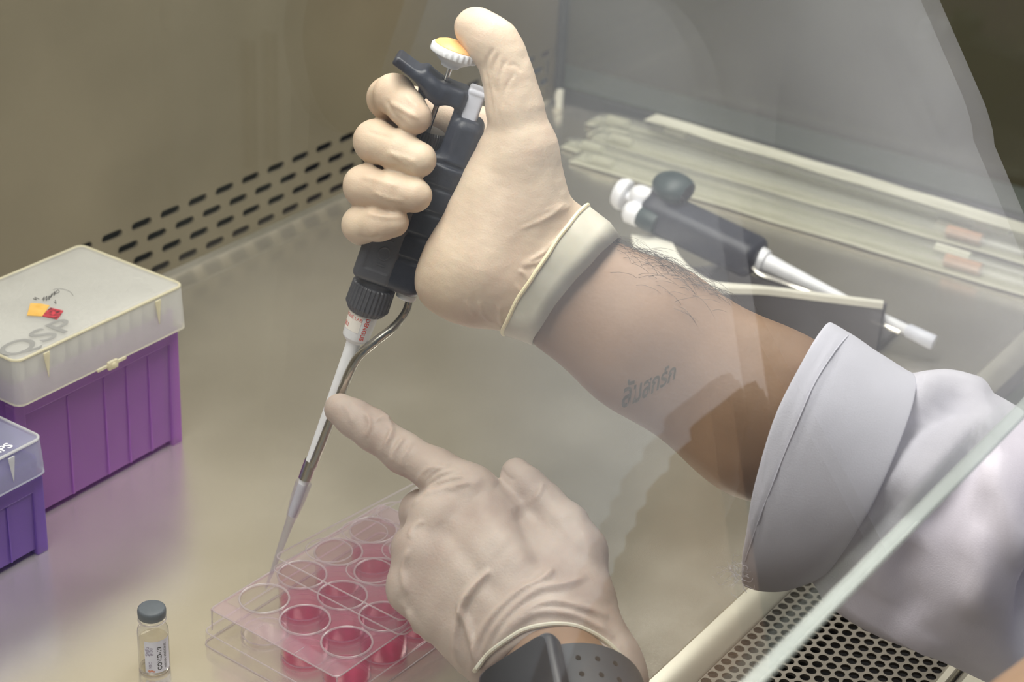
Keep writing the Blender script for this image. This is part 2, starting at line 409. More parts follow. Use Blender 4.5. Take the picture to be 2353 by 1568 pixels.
# ================================================================== the setting
YB, XR, YG, YS = 803.4, 1244.0, 320.0, 177.5       # back panel, side pane, front edge of the tray, sash
def holed_cell(mb, c, half, hole, normal_axis, depth, base):
    """one rectangular cell with a hole: front sheet plus the throat of the hole. hole = list of (u, v) round the centre"""
    n = len(hole); rect = []
    for (hu, hv) in hole:
        sx = half[0]/abs(hu) if abs(hu) > 1e-6 else 1e9; sy = half[1]/abs(hv) if abs(hv) > 1e-6 else 1e9
        k = min(sx, sy); rect.append((hu*k, hv*k))
    # snap the ray hits nearest each corner onto the corner so that cells tile without gaps
    for cu in (-1, 1):
        for cv in (-1, 1):
            j = min(range(n), key=lambda i: (rect[i][0]-cu*half[0])**2+(rect[i][1]-cv*half[1])**2); rect[j] = (cu*half[0], cv*half[1])
    def P(u, v, d):
        if normal_axis == 'y': return (c[0]+u, base+d, c[1]+v)
        return (c[0]+u, c[1]+v, base-d)
    v = [P(*q, 0) for q in rect]+[P(*q, 0) for q in hole]+[P(*q, depth) for q in hole]
    f = []
    for i in range(n):
        j = (i+1) % n; f.append((i, j, n+j, n+i)); f.append((n+i, n+j, 2*n+j, 2*n+i))
    mb.add(v, f)
def stadium(L, H, n=5):
    r = H/2; p = []
    for cx, a0 in ((L/2-r, -90), (-(L/2-r), 90)):
        for k in range(n+1):
            a = math.radians(a0+180*k/n); p.append((cx+r*math.cos(a), r*math.sin(a)))
    return p

def struct(o, label=None): o['kind'] = 'structure'; return tag(o, label)
# work tray
mb = MB().box((-400, YG+9, -14), (XR, 783, 0)); floor = struct(mb.build('floor', 'steel_table', smooth=False), 'brushed stainless steel work surface of the cabinet')
mb = MB()
prof = [(783, -14), (783, -0.6), (783.6, 0.2), (785, 0.5), (786.4, 0.2), (787, -0.6), (799, -0.6), (802, 1.0), (YB, 4.5), (YB, -14)]
mb.add([(x, y, z) for x in (-400, XR) for y, z in prof], [tuple(range(len(prof)-1, -1, -1)), tuple(range(len(prof), 2*len(prof)))]+[(i, (i+1) % len(prof), len(prof)+(i+1) % len(prof), len(prof)+i) for i in range(len(prof))])
struct(mb.build('trim_1', 'steel_table', smooth=40), 'rolled steel edge along the foot of the slotted back panel')
mb = MB()
prof = [(YG+9, -14), (YG+9, -0.2), (YG+7.5, 1.4), (YG+5.5, 1.2), (YG-7, -1.5), (YG-8, -2.6), (YG-8, -14)]
mb.add([(x, y, z) for x in (-400, XR) for y, z in prof], [tuple(range(len(prof)-1, -1, -1)), tuple(range(len(prof), 2*len(prof)))]+[(i, (i+1) % len(prof), len(prof)+(i+1) % len(prof), len(prof)+i) for i in range(len(prof))])
struct(mb.build('trim_2', 'steel_rim', smooth=40), 'raised steel lip between the work surface and the perforated grille')
# slotted back panel
mb = MB(); hole = stadium(17.6, 5.4)
for row, z in enumerate((46, 34, 22, 10)):
    off = (0, 12.9, 25.7, 14.8)[row]
    for i in range(-16, 20):
        cx = 738.0+off+25.65*i
        if cx < 320 or cx > XR-10: continue
        holed_cell(mb, (cx, z), (12.826, 6.0), hole, 'y', 2.0, YB)
mb.box((-400, YB, 52), (XR, YB+2, 700)); mb.box((-400, YB, -14), (XR, YB+2, 4)); mb.box((-400, YB, 4), (322, YB+2, 52))
mb.box((XR-14, YB, 4), (XR, YB+2, 52))
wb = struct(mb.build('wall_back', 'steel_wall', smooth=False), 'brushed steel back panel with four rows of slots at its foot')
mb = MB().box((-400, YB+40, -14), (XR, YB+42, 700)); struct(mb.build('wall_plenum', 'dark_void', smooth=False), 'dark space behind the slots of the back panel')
# cabinet top, lamp housing and left side
mb = MB().box((-400, 182, 690), (XR+6, YB+42, 700)); struct(mb.build('ceiling', 'liner_white', smooth=False), 'pale cabinet ceiling above the work area')
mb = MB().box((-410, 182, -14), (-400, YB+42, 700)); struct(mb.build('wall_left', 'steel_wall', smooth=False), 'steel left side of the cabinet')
# side pane and its frame
mb = MB().box((XR, 182, 12), (XR+6, YB, 690)); struct(mb.build('window_2', 'side_glass', smooth=False), 'greenish glass side pane of the cabinet')
mb = MB().box((XR-2, 182, -14), (XR+8, YB, 12), 1.5); struct(mb.build('trim_3', 'seal_rubber', smooth=False), 'dark sill strip under the glass side pane')
mb = MB().box((XR-6, YB-6, 12), (XR+2, YB, 690), 1.0); struct(mb.build('trim_4', 'seal_rubber', smooth=False), 'dark seal in the corner of back panel and side pane')
mb = MB().box((XR-13, YB-12, -1), (XR-8, YB-7, 15), 1.0); mb.box((XR-10, YB-9, 4), (XR-6, YB-4, 11), 0.8)
mb.build('corner_bracket', 'stand_cream', tags=('small pale upright bracket in the far corner behind the gloved thumb', 'bracket'))
# front sash
mb = MB().box((-500, YS, 203), (1500, YS+5, 690)); w1 = struct(mb.build('window_1', 'sash_glass', smooth=False), 'clear glass front sash hanging over the arm opening')
mb = MB().box((-500, YS-0.2, 200.6), (1500, YS+5.2, 203.0), 0.5); e = mb.build('sash_edge', 'glass_edge', w1, smooth=False)
# grille
mb = MB(); hole = [(2.55*math.cos(2*math.pi*k/16+math.pi/16), 2.55*math.sin(2*math.pi*k/16+math.pi/16)) for k in range(16)]
for r_ in range(15):
    y = 309.4-5.92*r_-0.4
    for i in range(-38, 40):
        x = 722.0+6.43*i+(3.2 if r_ % 2 else 0)
        holed_cell(mb, (x, y), (3.215, 2.96), hole, 'z', 1.6, -3.0)
gr = thing('front_grille', 'perforated steel intake grille at the front under the white sleeve', 'grille', (722, 268, -3))
g1 = mb.build('perforated_sheet', 'steel_grille', smooth=False); g1.parent = gr; g1.matrix_parent_inverse = Matrix.Translation(gr.location).inverted()
mb = MB().box((-400, 218, -8), (XR, 223.2, -2.2), 1.0)
g2 = mb.build('front_bar', 'steel_rim', smooth=False); g2.parent = gr; g2.matrix_parent_inverse = Matrix.Translation(gr.location).inverted()
mb = MB().box((-400, 200, -60), (XR, YG, -58)); mb.box((-400, 198, -60), (XR, 200, -9))
struct(mb.build('trim_5', 'dark_void', smooth=False), 'dark duct under the perforated grille')
mb = MB().box((-400, 120, -60), (XR, 218, -6), 4.0); struct(mb.build('trim_6', 'steel_rim', smooth=False), 'steel arm rest in front of the grille')
mb = MB().box((-410, 130, -120), (XR+8, YB+42, -60)); struct(mb.build('trim_7', 'liner_white', smooth=False), 'cabinet base')
# the room round the cabinet
mb = MB().box((-2500, -2600, -860), (3800, 3000, -850)); struct(mb.build('floor_room', 'room_floor', smooth=False), 'dim floor of the room')
mb = MB().box((2600, -2600, -850), (2620, 3000, 2300)); struct(mb.build('wall_right', 'room_wall', smooth=False), 'dark brown room wall beyond the side pane')
mb = MB().box((-2500, -2620, -850), (3800, -2600, 2300)); struct(mb.build('wall_front', 'room_wall', smooth=False), 'dim room wall behind the worker')
bn = thing('bench_rail', 'dim grey rail beyond the glass side pane', 'rail', (1550, 600, -850))
def kid(mb, name, mat, par, smooth=30):
    o = mb.build(name, mat, smooth=smooth); o.parent = par; o.matrix_parent_inverse = par.matrix_basis.inverted(); return o
kid(MB().box((1518, -800, -140), (1582, 1800, -100), 6), 'rail', 'bench_edge', bn)
kid(MB().box((1530, -780, -850), (1575, 1780, -138)), 'panel', 'room_wall', bn, False)

cb = thing('reflector_cupboard', 'unseen pale cupboard added for its grey reflection in the front glass', 'cupboard', (1160, -850, -850))  # added, unseen: supplies a faint grey reflection in the sash glass
kid(MB().box((1050, -1000, -850), (1262, -722, 190), 4), 'carcass', 'liner_white', cb)
for x0_ in (1054, 1158):
    dr = kid(MB().box((x0_, -722, -780), (x0_+100, -706, 182), 3), 'door', 'liner_white', cb)
    h_ = MB().tube([(x0_+(88 if x0_ < 1100 else 12), -700, -100), (x0_+(88 if x0_ < 1100 else 12), -700, 20)], 4, 8).build('handle', 'chrome', None); h_.parent = dr; h_.matrix_parent_inverse = Matrix.Identity(4)

# ================================================================== held pipette
TIP = onz(606, 1352, 12.0); _tt = (TIP-CAM)@_f; TOP = at(1047, 115, _tt-90)
AX = (TOP-TIP)/np.linalg.norm(TOP-TIP); _n = CAM-(TIP+TOP)/2; _n = _n-AX*(_n@AX); NRM = _n/np.linalg.norm(_n); SD = np.cross(AX, NRM)
if SD@RX < 0: SD = -SD
PM = basis(TIP, SD, -NRM, AX)
pip = thing('pipette', 'navy blue hand pipette with orange push button held in the raised gloved hand', 'pipette', matrix=PM)
fd = Field((-30, -16, 160), (30, 16, 276), 0.55)
fd.put(rbox((6.6, 0, 201), (16.2, 11, 34), 6), 1)
fd.put(rbox((16.8, 0, 240), (7.0, 10.6, 13.6), 5), 4)
fd.put(rbox((10.0, 1, 249), (1.9, 8, 15), 1.6), 2)
fd.put(rbox((2.8, 0, 260.6), (8.4, 9.2, 4.3), 2.2), 2)
fd.put(rbox((-7.5, 2, 246), (2.0, 7, 15), 2), 3)
ca, sa = math.cos(0.30), math.sin(0.30)
fd.put(rbox((-10.8, 0, 263.6), (13.4, 9.8, 2.2), 1.3, [(-ca, 0, sa), (0, 1, 0), (sa, 0, ca)]), 4)
cg, sg = math.cos(0.62), math.sin(0.62)
fd.put(rbox((-4.5, 0, 261.2), (8.5, 8.6, 3.4), 2.0, [(-cg, 0, sg), (0, 1, 0), (sg, 0, cg)]), 3)
for z in (232, 220.5, 208.5, 196.5, 184.5):
    fd.put(rbox((9, -11.2, z), (13.5, 1.3, 0.9), 0.5), 1.2, 'cut')
    fd.put(rbox((22.8, 0, z), (1.2, 8, 0.9), 0.5), 1.2, 'cut')
fd.put(rbox((2.5, -12, 176), (0.6, 2.0, 9), 0.4), 1.0, 'cut')
fd.put(cone((1, 0, 250), (1, 0, 275), 1.9, 1.9), 0.8, 'cut')
P, F = fd.mesh(1); mesh_obj('handle', P, F, 'navy_plastic', pip, 45)
fd = Field((-14, -16, 164), (14, 16, 218), 0.55)
fd.put(rbox((-1.3, 0, 190), (9.0, 11.7, 21.5), 3.2), 1)
fd.put(rbox((-0.6, -12, 187), (5.6, 0.9, 12), 0.5), 0.8, 'cut')
P, F = fd.mesh(1); lb = mesh_obj('lower_body', P, F, 'grey_plastic', pip, 45)
def ringm(cx, y, cz, R, r):
    m = MB(); n = 28; m.tube([(cx+R*math.cos(2*math.pi*k/n), y, cz+1.15*R*math.sin(2*math.pi*k/n)) for k in range(n+1)], r, 6, False); return m
em = ringm(0.6, -11.2, 184, 2.6, 0.45); em.tube([(-1.4, -11.2, 190.5), (2.8, -11.2, 190.5)], 0.45, 6); em.tube([(-1.4, -11.2, 193.0), (2.8, -11.2, 193.0)], 0.45, 6)
em.tube([(-1.4, -11.2, 178.3), (2.8, -11.2, 178.3)], 0.45, 6)
em.build('embossed_mark', 'grey_plastic', lb)
def knurl(mb, c, prof, teeth, depth, seg=4):
    """turned part with a scalloped edge: profile entries (r, z, knurl weight)"""
    n = teeth*seg; v = []; f = []
    for (r, z, wgt) in prof:
        for k in range(n):
            a = 2*math.pi*k/n; ph = (k % seg)/seg; rr = r-depth*wgt*(1 if ph >= 0.5 else 0)
            v.append((c[0]+rr*math.cos(a), c[1]+rr*math.sin(a), c[2]+z))
    for i in range(len(prof)-1):
        for k in range(n): f.append((i*n+k, i*n+(k+1) % n, (i+1)*n+(k+1) % n, (i+1)*n+k))
    f.append(tuple(reversed(range(n)))); f.append(tuple((len(prof)-1)*n+k for k in range(n)))
    return mb.add(v, f)
mb = MB(); knurl(mb, (0.6, 0, 0), [(7.6, 231.8, 1), (8.6, 232.6, 1), (8.6, 241, 1), (7.8, 242, 1)], 40, 0.35); mb.build('volume_dial', 'black_dial', pip, 25)
mb = MB(); knurl(mb, (0.6, 0, 0), [(8.0, 223, 1), (8.8, 223.6, 1), (8.8, 230, 1), (8.0, 230.8, 1)], 40, 0.35); mb.build('lock_dial', 'black_dial', pip, 25)
MB().lathe([(1.2, 230), (1.2, 272.5)], 16, (0.4, 0, 0)).build('plunger_rod', 'chrome_bright', pip)
mb = MB(); knurl(mb, (0, 0, 0), [(3.4, 271.0, 0), (3.9, 271.2, 0), (4.4, 272.4, 0), (9.2, 275.6, 0), (10.5, 276.0, 1), (10.9, 276.5, 1), (10.9, 279.2, 1), (10.4, 279.8, 1), (9.8, 279.9, 0)], 26, 0.45)
bt = mb.build('plunger_button', 'white_plastic', pip, 40)
MB().lathe([(9.9, 279.6), (9.8, 280.2), (8.8, 281.2), (6.5, 282.2), (3.5, 282.8), (0.01, 283.0)], 40).build('button_cap', 'orange_plastic', bt)
fd = Field((9, -9, 250), (23, 9, 272), 0.45); fd.put(rbox((15.2, 0, 258), (3.9, 6.2, 8.5), 1.6), 1); fd.put(rbox((15.6, 0, 265.6), (4.3, 6.6, 1.1), 0.9), 1)
P, F = fd.mesh(1); mesh_obj('ejector_button', P, F, 'ejector_plastic', pip, 45)
MB().lathe([(8.2, 164), (8.2, 170)], 32, (1, 0, 0)).build('neck', 'grey_plastic', pip)
mb = MB(); knurl(mb, (1.1, 0, 0), [(7.8, 151.2, 0), (8.3, 151.4, 0), (9.9, 153.8, 1), (10.3, 154.2, 1), (10.1, 164.6, 1), (9.6, 165.2, 1), (8.3, 165.4, 0)], 30, 0.5)
mb.build('collar_nut', 'grey_plastic', pip, 25)
MB().lathe([(6.9, 152.5), (6.35, 138.4), (6.1, 137.8), (3.7, 135.6), (3.4, 134), (3.2, 128), (2.6, 71), (2.5, 60), (2.35, 59.4), (2.2, 45), (1.9, 41.6), (1.4, 41.2)], 40, (1.0, 0, 0)).build('shaft', 'white_plastic', pip, 35)
sh = pip.children[-1]
def wrap_cone(v, f, z0, ang0, r_of, along='down'):
    """lay flat lettering round the turned shaft: text runs up/down the axis or round it"""
    out = []
    for x, y, _ in v:
        if along == 'down': z = z0-x; r = r_of(z); a = ang0+y/r         # reads downwards, letter tops to the right
        else: z = z0+y; r = r_of(z); a = ang0+x/r
        out.append((1.0+r*math.cos(a), r*math.sin(a), z))
    return out, f
rc = lambda z: 6.35+0.55*(z-138.4)/14.1
stk = []; sf = []
na, nz = 12, 2
for j in range(nz):
    for i in range(na+1):
        a = math.radians(-172+i*(86/na)); z = 150.8-j*8.6-0.0*i; r = rc(z)+0.12; stk.append((1.0+r*math.cos(a), r*math.sin(a), z))
for i in range(na): sf.append((i, i+1, na+2+i, na+1+i))
lab = mesh_obj('label_sticker', stk, sf, 'sticker', sh)
v, f = text_mesh('DENGUE LAB', 2.3); v, f = wrap_cone(v, f, 148.0, math.radians(-142), lambda z: rc(z)+0.2, 'round'); mesh_obj('lettering', v, f, 'red_ink', lab, False)
v, f = text_mesh('001', 2.9); v, f = wrap_cone(v, f, 143.3, math.radians(-152), lambda z: rc(z)+0.2, 'round'); mesh_obj('lettering', v, f, 'red_ink', lab, False)
v, f = text_mesh('DENGUE', 2.9, 0.06); v, f = wrap_cone(v, f, 144.8, math.radians(-73), lambda z: rc(z)+0.1, 'down'); mesh_obj('lettering', v, f, 'red_ink', sh, False)
MB().lathe([(4.2, 163.8), (4.7, 164.2), (4.7, 166.6), (3.6, 168.4)], 28, (16.4, 0, 0)).build('ejector_foot', 'white_plastic', pip)
pth = smooth_path([(18.2, 0, 165), (18.6, -0.6, 158), (16.0, -1.4, 149.5), (9.6, -3.2, 139.2), (5.0, -3.6, 130), (3.6, -2.6, 119), (3.2, -1.8, 107), (2.6, -1.2, 86), (2.0, -0.9, 70)], 8)
MB().tube(pth, [1.75+0.65*min(1, i/40) for i in range(len(pth))], 12).build('ejector_arm', 'chrome', pip)
MB().lathe([(2.75, 62), (3.15, 62), (3.15, 72), (2.75, 72)], 28, (0.9, 0, 0), closed=True).build('ejector_sleeve', 'chrome', pip)
# disposable tip on the nozzle
TM = basis(TIP+SD*0.2, SD, -NRM, AX)
mb = MB().lathe([(3.95, 60), (3.75, 52), (2.75, 41.5), (2.45, 40.8), (2.15, 38), (1.5, 20), (0.62, 0.2), (0.5, 0), (0.32, 0.1), (1.2, 20), (1.85, 38), (2.3, 41.5), (3.2, 52), (3.45, 60)], 28, (0.9, 0, 0), closed=True)
o = mb.build('pipette_tip', 'tip_plastic', tags=('clear tapered tip on the nozzle of the held pipette, dipping into the well plate', 'pipette tip')); o.matrix_world = TM

# ================================================================== tip boxes
def wall_rings(x0, x1, y0, y1, z0, z1, r, th, draft=0.0):
    """open box shell: outside up, then inside down to a floor"""
    R = lambda d, z, q: [(px, py, z) for px, py in rrect(x0+d, x1-d, y0+d, y1-d, max(0.6, r-q))]
    return R, th
def shell(mb, x0, x1, y0, y1, z0, z1, r, th, draft, up=True):
    """a box without a top (up) or without a bottom (not up)"""
    def ring(d, z): return [(px, py, z) for px, py in rrect(x0+d, x1-d, y0+d, y1-d, max(0.8, r-d))]
    if up: rs = [ring(draft+2, z0), ring(draft, z0+0.6), ring(0, z1), ring(th, z1), ring(draft+th, z0+th), ring(draft+th+3, z0+th)]
    else: rs = [ring(draft+th+3, z1-th), ring(draft+th+0.5, z1-th), ring(th, z0), ring(0, z0), ring(draft, z1-2.0), ring(draft+0.7, z1-0.5), ring(draft+2.2, z1)]
    v, f = loft(rs, cap=True); return mb.add(v, f)
def perim(x0, x1, y0, y1, z, r): p = [(a, b, z) for a, b in rrect(x0, x1, y0, y1, r, 6)]; return p+[p[0]]
def tip_box(label, x0, x1, y0, y1, yb0, yb1, zl, zt, mats, rack):
    cx, cy = (x0+x1)/2, (y0+y1)/2
    t = thing('tip_box', label, 'tip box', (cx, cy, 0), group='pipette tip boxes')
    base, lidm, edge = mats
    X0, X1, Y0, Y1 = x0-cx, x1-cx, y0-cy, y1-cy; B0, B1 = yb0-cy, yb1-cy
    bx0, bx1 = X0+2.0, X1-1.6
    b = shell(MB(), bx0+1.2, bx1-1.2, B0+0.6, B1-0.6, 3.0, zl+8, 3, 1.6, 1.0).build('base', base, t, 40)
    for sx in (0, 1):
        for sy in (0, 1):
            ax0 = bx0 if sx == 0 else bx1-7; ay0 = B0 if sy == 0 else B1-7
            MB().box((ax0, ay0, 0), (ax0+7, ay0+7, zl-3), 0.9).build('foot', base, t, False)
    MB().box((bx0+0.4, B0+0.1, zl-10), (bx1-0.4, B0+1.4, zl-1.5), 0.5).build('band', base, t, False)
    for fx in (0.30, 0.52, 0.66, 0.80):
        MB().box((bx0+(bx1-bx0)*fx, B0+0.3, 4), (bx0+(bx1-bx0)*fx+1.0, B0+0.9, zl-11), 0.2).build('rib', base, t, False)
    l = shell(MB(), X0, X1, Y0, Y1, zl, zt, 5, 1.3, 1.2, up=False).build('lid', lidm, t, 40)
    MB().tube(perim(X0+1.5, X1-1.5, Y0+1.5, Y1-1.5, zt-0.6, 4.5), 0.75, 8, False).build('rim', edge, l)
    MB().tube(perim(X0+0.5, X1-0.5, Y0+0.5, Y1-0.5, zl+0.2, 5), 0.45, 6, False).build('rim', edge, l)
    for fx in (0.17, 0.82):
        xx = X0+(X1-X0)*fx
        MB().add([(xx-1.9, Y0+0.9, zt-2.2), (xx+1.9, Y0+0.9, zt-2.2), (xx, Y0+0.3, zt-16), (xx-1.9, Y0+0.2, zt-2.2), (xx+1.9, Y0+0.2, zt-2.2), (xx, Y0-0.1, zt-16)],
                 [(0, 1, 2), (3, 5, 4), (0, 3, 4, 1), (1, 4, 5, 2), (2, 5, 3, 0)]).build('gusset', edge, l, False)
    xm = X0+(X1-X0)*0.52
    MB().box((xm-10, Y0-0.9, zl-0.8), (xm+10, Y0+0.5, zl+0.9), 0.4).build('hinge_bar', edge, l, False)
    m = MB().box((xm-3.4, Y0-2.0, zl-2.4), (xm+3.4, Y0, zl+2.6), 0.9); m.lathe([(1.7, -0.4), (1.7, 0.6), (1.2, 0.9)], 16, (xm, 0, 0)); 
    for i in range(len(m.v)-48, len(m.v)): vx, vy, vz = m.v[i]; m.v[i] = (vx, Y0-2.0-vz, zl+vy)
    m.build('latch', edge, l, 40)
    MB().box((bx0+2.5, B0+2.5, zl-4), (bx1-2.5, B1-2.5, zl-1)).build('rack_plate', base, t, False)
    return t, l, (cx, cy)
bx1, lid1, c1 = tip_box('tall purple tip box with frosted lid and yellow tape', 521.5, 640, 641, 722, 647.5, 718, 74, 99.5, ('purple_plastic', 'frosted_lid', 'frosted_edge'), True)
bx2, lid2, c2 = tip_box('low dark violet tip box with bluish clear lid at the left edge', 398, 519.8, 620.5, 702, 623.5, 699, 47, 67, ('violet_plastic', 'bluish_lid', 'bluish_edge'), True)
# tips standing in the tall rack, seen as pale streaks through the frosted lid
mtip = MB().lathe([(0.7, -12), (2.9, 0), (3.5, 12), (3.5, 15), (2.9, 15), (2.6, 1)], 10)
proto = None
for j in range(8):
    for i in range(12):
        loc = Vector((531.5+9*i, 652+8.6*j, 81.5))*S
        if proto is None:
            proto = mtip.build('rack_tip', 'rack_tip_plastic', tags=('pale pipette tip standing in the tall purple box under its frosted lid', 'pipette tip', 'tips racked in the tall purple box')); o = proto
        else: o = proto.copy(); COL.objects.link(o)
        o.location = loc
# lettering, tape and pen marks on the lids
def flat_text(body, size, px, z, mat, par, bold=0.0, rot=0.0, wide=1.0):
    p = onz(px[0], px[1], z); v, f = text_mesh(body, size, bold); v[:, 0] *= wide; c, s_ = math.cos(rot), math.sin(rot)
    pc = np.array([par.matrix_basis.translation.x, par.matrix_basis.translation.y])/S if par.parent is None else np.array(par.parent.location[:2])/S
    V = [(p[0]-pc[0]+x*c-y*s_, p[1]-pc[1]+x*s_+y*c, z+0.15) for x, y, _ in v]
    return mesh_obj('lettering', V, f, mat, par, False)
flat_text('QSP', 19.5, (106, 786), 99.5, 'grey_ink', lid1, 0.15, 0.03, 1.35)
flat_text('TIPS', 7.2, (8, 1038), 67.0, 'white_ink', lid2, 0.12)
def patch(pxs, z, th, mat, name, par):
    pc = np.array([par.parent.location[0], par.parent.location[1]])/S
    q = [onz(x, y, z) for x, y in pxs]; poly = [(p[0]-pc[0], p[1]-pc[1]) for p in q]
    if sum(poly[i][0]*poly[(i+1) % len(poly)][1]-poly[(i+1) % len(poly)][0]*poly[i][1] for i in range(len(poly))) < 0: poly = poly[::-1]
    return MB().prism(poly, z+0.02, z+th).build(name, mat, par, False)
patch([(62, 726), (66, 712), (70, 698), (92, 699), (114, 703), (106, 716), (97, 728)], 99.5, 0.35, 'yellow_tape', 'tape', lid1)
patch([(97, 728), (107, 716), (116, 708), (146, 715), (139, 726), (131, 735)], 99.5, 0.30, 'plaid_tape', 'tape', lid1)
def pen(pxs, z, r, mat, par):
    pc = np.array([par.parent.location[0], par.parent.location[1], 0])/S
    return MB().tube([onz(x, y, z)-pc+np.array([0, 0, 0.15]) for x, y in [tuple(p) for p in smooth_path(pxs, 4)]], r, 5).build('pen_mark', mat, par)
pen([(76, 687), (84, 690), (80, 684), (90, 688)], 99.5, 0.16, 'black_ink', lid1)
pen([(97, 690), (102, 683), (100, 692), (108, 681), (106, 692), (114, 680), (112, 690), (120, 675), (117, 684), (126, 670), (124, 680), (132, 667), (136, 672), (128, 676)], 99.5, 0.16, 'black_ink', lid1)
pen([(122, 667), (132, 664), (148, 666), (162, 672), (168, 680), (165, 676)], 99.5, 0.14, 'grey_ink', lid1)
pen([(124, 694), (129, 699), (127, 690)], 99.5, 0.16, 'black_ink', lid1)

# ================================================================== well plate, lid, vial
PR = math.radians(-2.0)
pl = thing('well_plate', 'clear twelve well culture plate with pink medium under the pipette tip', 'well plate', (571.5, 464.0, 0), PR)
HX, HY = 63.9, 42.7
def prect(hx, hy, z, r): return [(a, b, z) for a, b in rrect(-hx, hx, -hy, hy, r)]
v, f = loft([prect(HX, HY, 0, 4), prect(HX, HY, 7.2, 4), prect(HX-0.9, HY-0.9, 8.0, 4), prect(HX-2.6, HY-2.6, 8.0, 3)], False); mesh_obj('skirt', v, f, 'clear_plastic', pl, 40)
v, f = loft([prect(HX-2.6, HY-2.6, 8.0, 3), prect(HX-2.8, HY-2.8, 19.6, 3), prect(HX-3.2, HY-3.2, 20.0, 3)], False); mesh_obj('frame_wall', v, f, 'clear_plastic', pl, 40)
mb = MB()
for (hx, hy, z, r) in ((HX, HY, 0.5, 4), (HX-0.4, HY-0.4, 7.7, 4), (HX-2.9, HY-2.9, 19.9, 3)):
    p = prect(hx, hy, z, r); mb.tube(p+[p[0]], 0.42, 6, False)
mb.build('edge_gleam', 'plastic_edge_gleam', pl)  # thin tubes painting the gleam along the plate's edges
for sx in (-1, 1):
    for sy in (-1, 1): MB().tube([(sx*(HX-3.4), sy*(HY-3.4), 8), (sx*(HX-3.5), sy*(HY-3.5), 19.6)], 0.45, 6).build('corner_post', 'plastic_edge_gleam', pl)
mb = MB(); hole = [(11.6*math.cos(2*math.pi*k/40+math.pi/40), 11.6*math.sin(2*math.pi*k/40+math.pi/40)) for k in range(40)]
for i in range(4):
    for j in range(3): holed_cell(mb, (-39+26*i, -26+26*j), (13, 13), hole, 'z', 0.9, 20.0)
mb.box((-HX+3, -HY+3, 19.2), (-52, HY-3, 20.0)); mb.box((52, -HY+3, 19.2), (HX-3, HY-3, 20.0)); mb.box((-52, -HY+3, 19.2), (52, -39, 20.0)); mb.box((-52, 39, 19.2), (52, HY-3, 20.0))
mb.build('deck', 'deck_plastic', pl, False)
for i in range(4):
    for j in range(3):
        c = (-39+26*i, -26+26*j)
        dry = (i == 0 and j == 2)
        wl = MB().lathe([(11.6, 20.4), (11.2, 2.0), (10.6, 1.2), (0.01, 1.2)], 40, (c[0], c[1], 0)).build('well', 'clear_plastic' if dry else 'well_wall_tinted', pl, 40)
        m = MB(); m.torus((c[0], c[1], 20.7), 11.7, 0.55, 44, 8); m.torus((c[0], c[1], 1.6), 11.0, 0.4, 44, 6); m.build('rim', 'plastic_edge_gleam', wl)
        if not dry: MB().lathe([(10.9, 1.9), (10.95, 5.4), (10.2, 5.0), (0.01, 4.8)], 36, (c[0], c[1], 0)).build('medium', 'medium', wl, 40)
for y in (-13, 13):
    MB().tube([(-60, y, 19.6), (-53.4, y, 19.6)], 0.3, 5).build('web', 'plastic_edge_gleam', pl)
    MB().box((-60.6, y-0.35, 8.2), (-50.5, y+0.35, 19.2)).build('web', 'clear_plastic', pl, False)
# lid, its near edge lifted on the fingers and its far end resting on the plate
LT = math.radians(4.2)
LM = Matrix.Translation(Vector((545.5, 458.5, 26.5))*S) @ Matrix.Rotation(PR, 4, 'Z') @ Matrix.Rotation(LT, 4, 'Y')
ld = thing('plate_lid', 'clear lid of the well plate slid back and lifted by the pointing hand', 'plate lid', matrix=LM)
def lrect(d, z, r): return [(a, b, z) for a, b in rrect(d, 127-d, -41+d, 41-d, r)]
v, f = loft([lrect(0, 0, 4), lrect(0.5, 6.8, 4), lrect(1.2, 7.5, 4), lrect(3.0, 7.5, 3)]); v, f = v, f[:-2]+[f[-1]]; mesh_obj('lid_shell', v, f, 'lid_plastic', ld, 40)
mb = MB()
for d, z in ((0.1, 0.2), (0.9, 7.2)):
    p = lrect(d, z, 4); mb.tube(p+[p[0]], 0.45, 6, False)
mb.build('edge_gleam', 'plastic_edge_gleam', ld)  # gleam of the lid's edges, put in as milky tubes
for i in range(4):
    for j in range(3): MB().torus((24.5+26*i, -26+26*j, 6.8), 11.2, 0.38, 44, 6).build('well_ring', 'plastic_edge_gleam', ld)

vp = (482.5, 513.5)
vi = thing('vaccine_vial', 'small glass vaccine vial with grey cap and white label standing on the steel', 'vial', (vp[0], vp[1], 0))
RV = 7.15
MB().lathe([(0.01, 0.9), (5.6, 0.5), (6.6, 0.2), (RV, 1.2), (RV, 21.0), (6.9, 22.6), (6.0, 24.2), (5.2, 25.2), (5.1, 26.6), (6.1, 27.2), (6.35, 27.6), (6.35, 30.4)], 44).build('glass_body', 'vial_glass', vi, 50)
MB().lathe([(0.01, 1.4), (6.3, 1.5), (6.55, 2.2), (6.55, 17.5), (5.9, 17.0), (0.01, 16.8)], 36).build('liquid', 'vial_liquid', vi, 50)
m = MB(); m.torus((0, 0, 0.9), 6.7, 0.5, 44, 8); m.torus((0, 0, 27.6), 6.3, 0.35, 44, 8); m.build('glass_rim', 'plastic_edge_gleam', vi)
MB().lathe([(5.9, 29.0), (6.35, 29.4), (6.5, 31.0), (6.5, 32.6), (6.2, 33.6), (5.4, 34.0), (0.01, 34.0)], 44).build('cap', 'vial_cap_grey', vi, 50)
th0 = math.atan2(-vp[1], -vp[0]); TH = lambda mm: th0+mm/RV
lv = []; lf = []; nA = 22
for z in (2.2, 19.6):
    for i in range(nA+1):
        a = TH(-4.4+i*13.0/nA); lv.append(((RV+0.08)*math.cos(a), (RV+0.08)*math.sin(a), z))
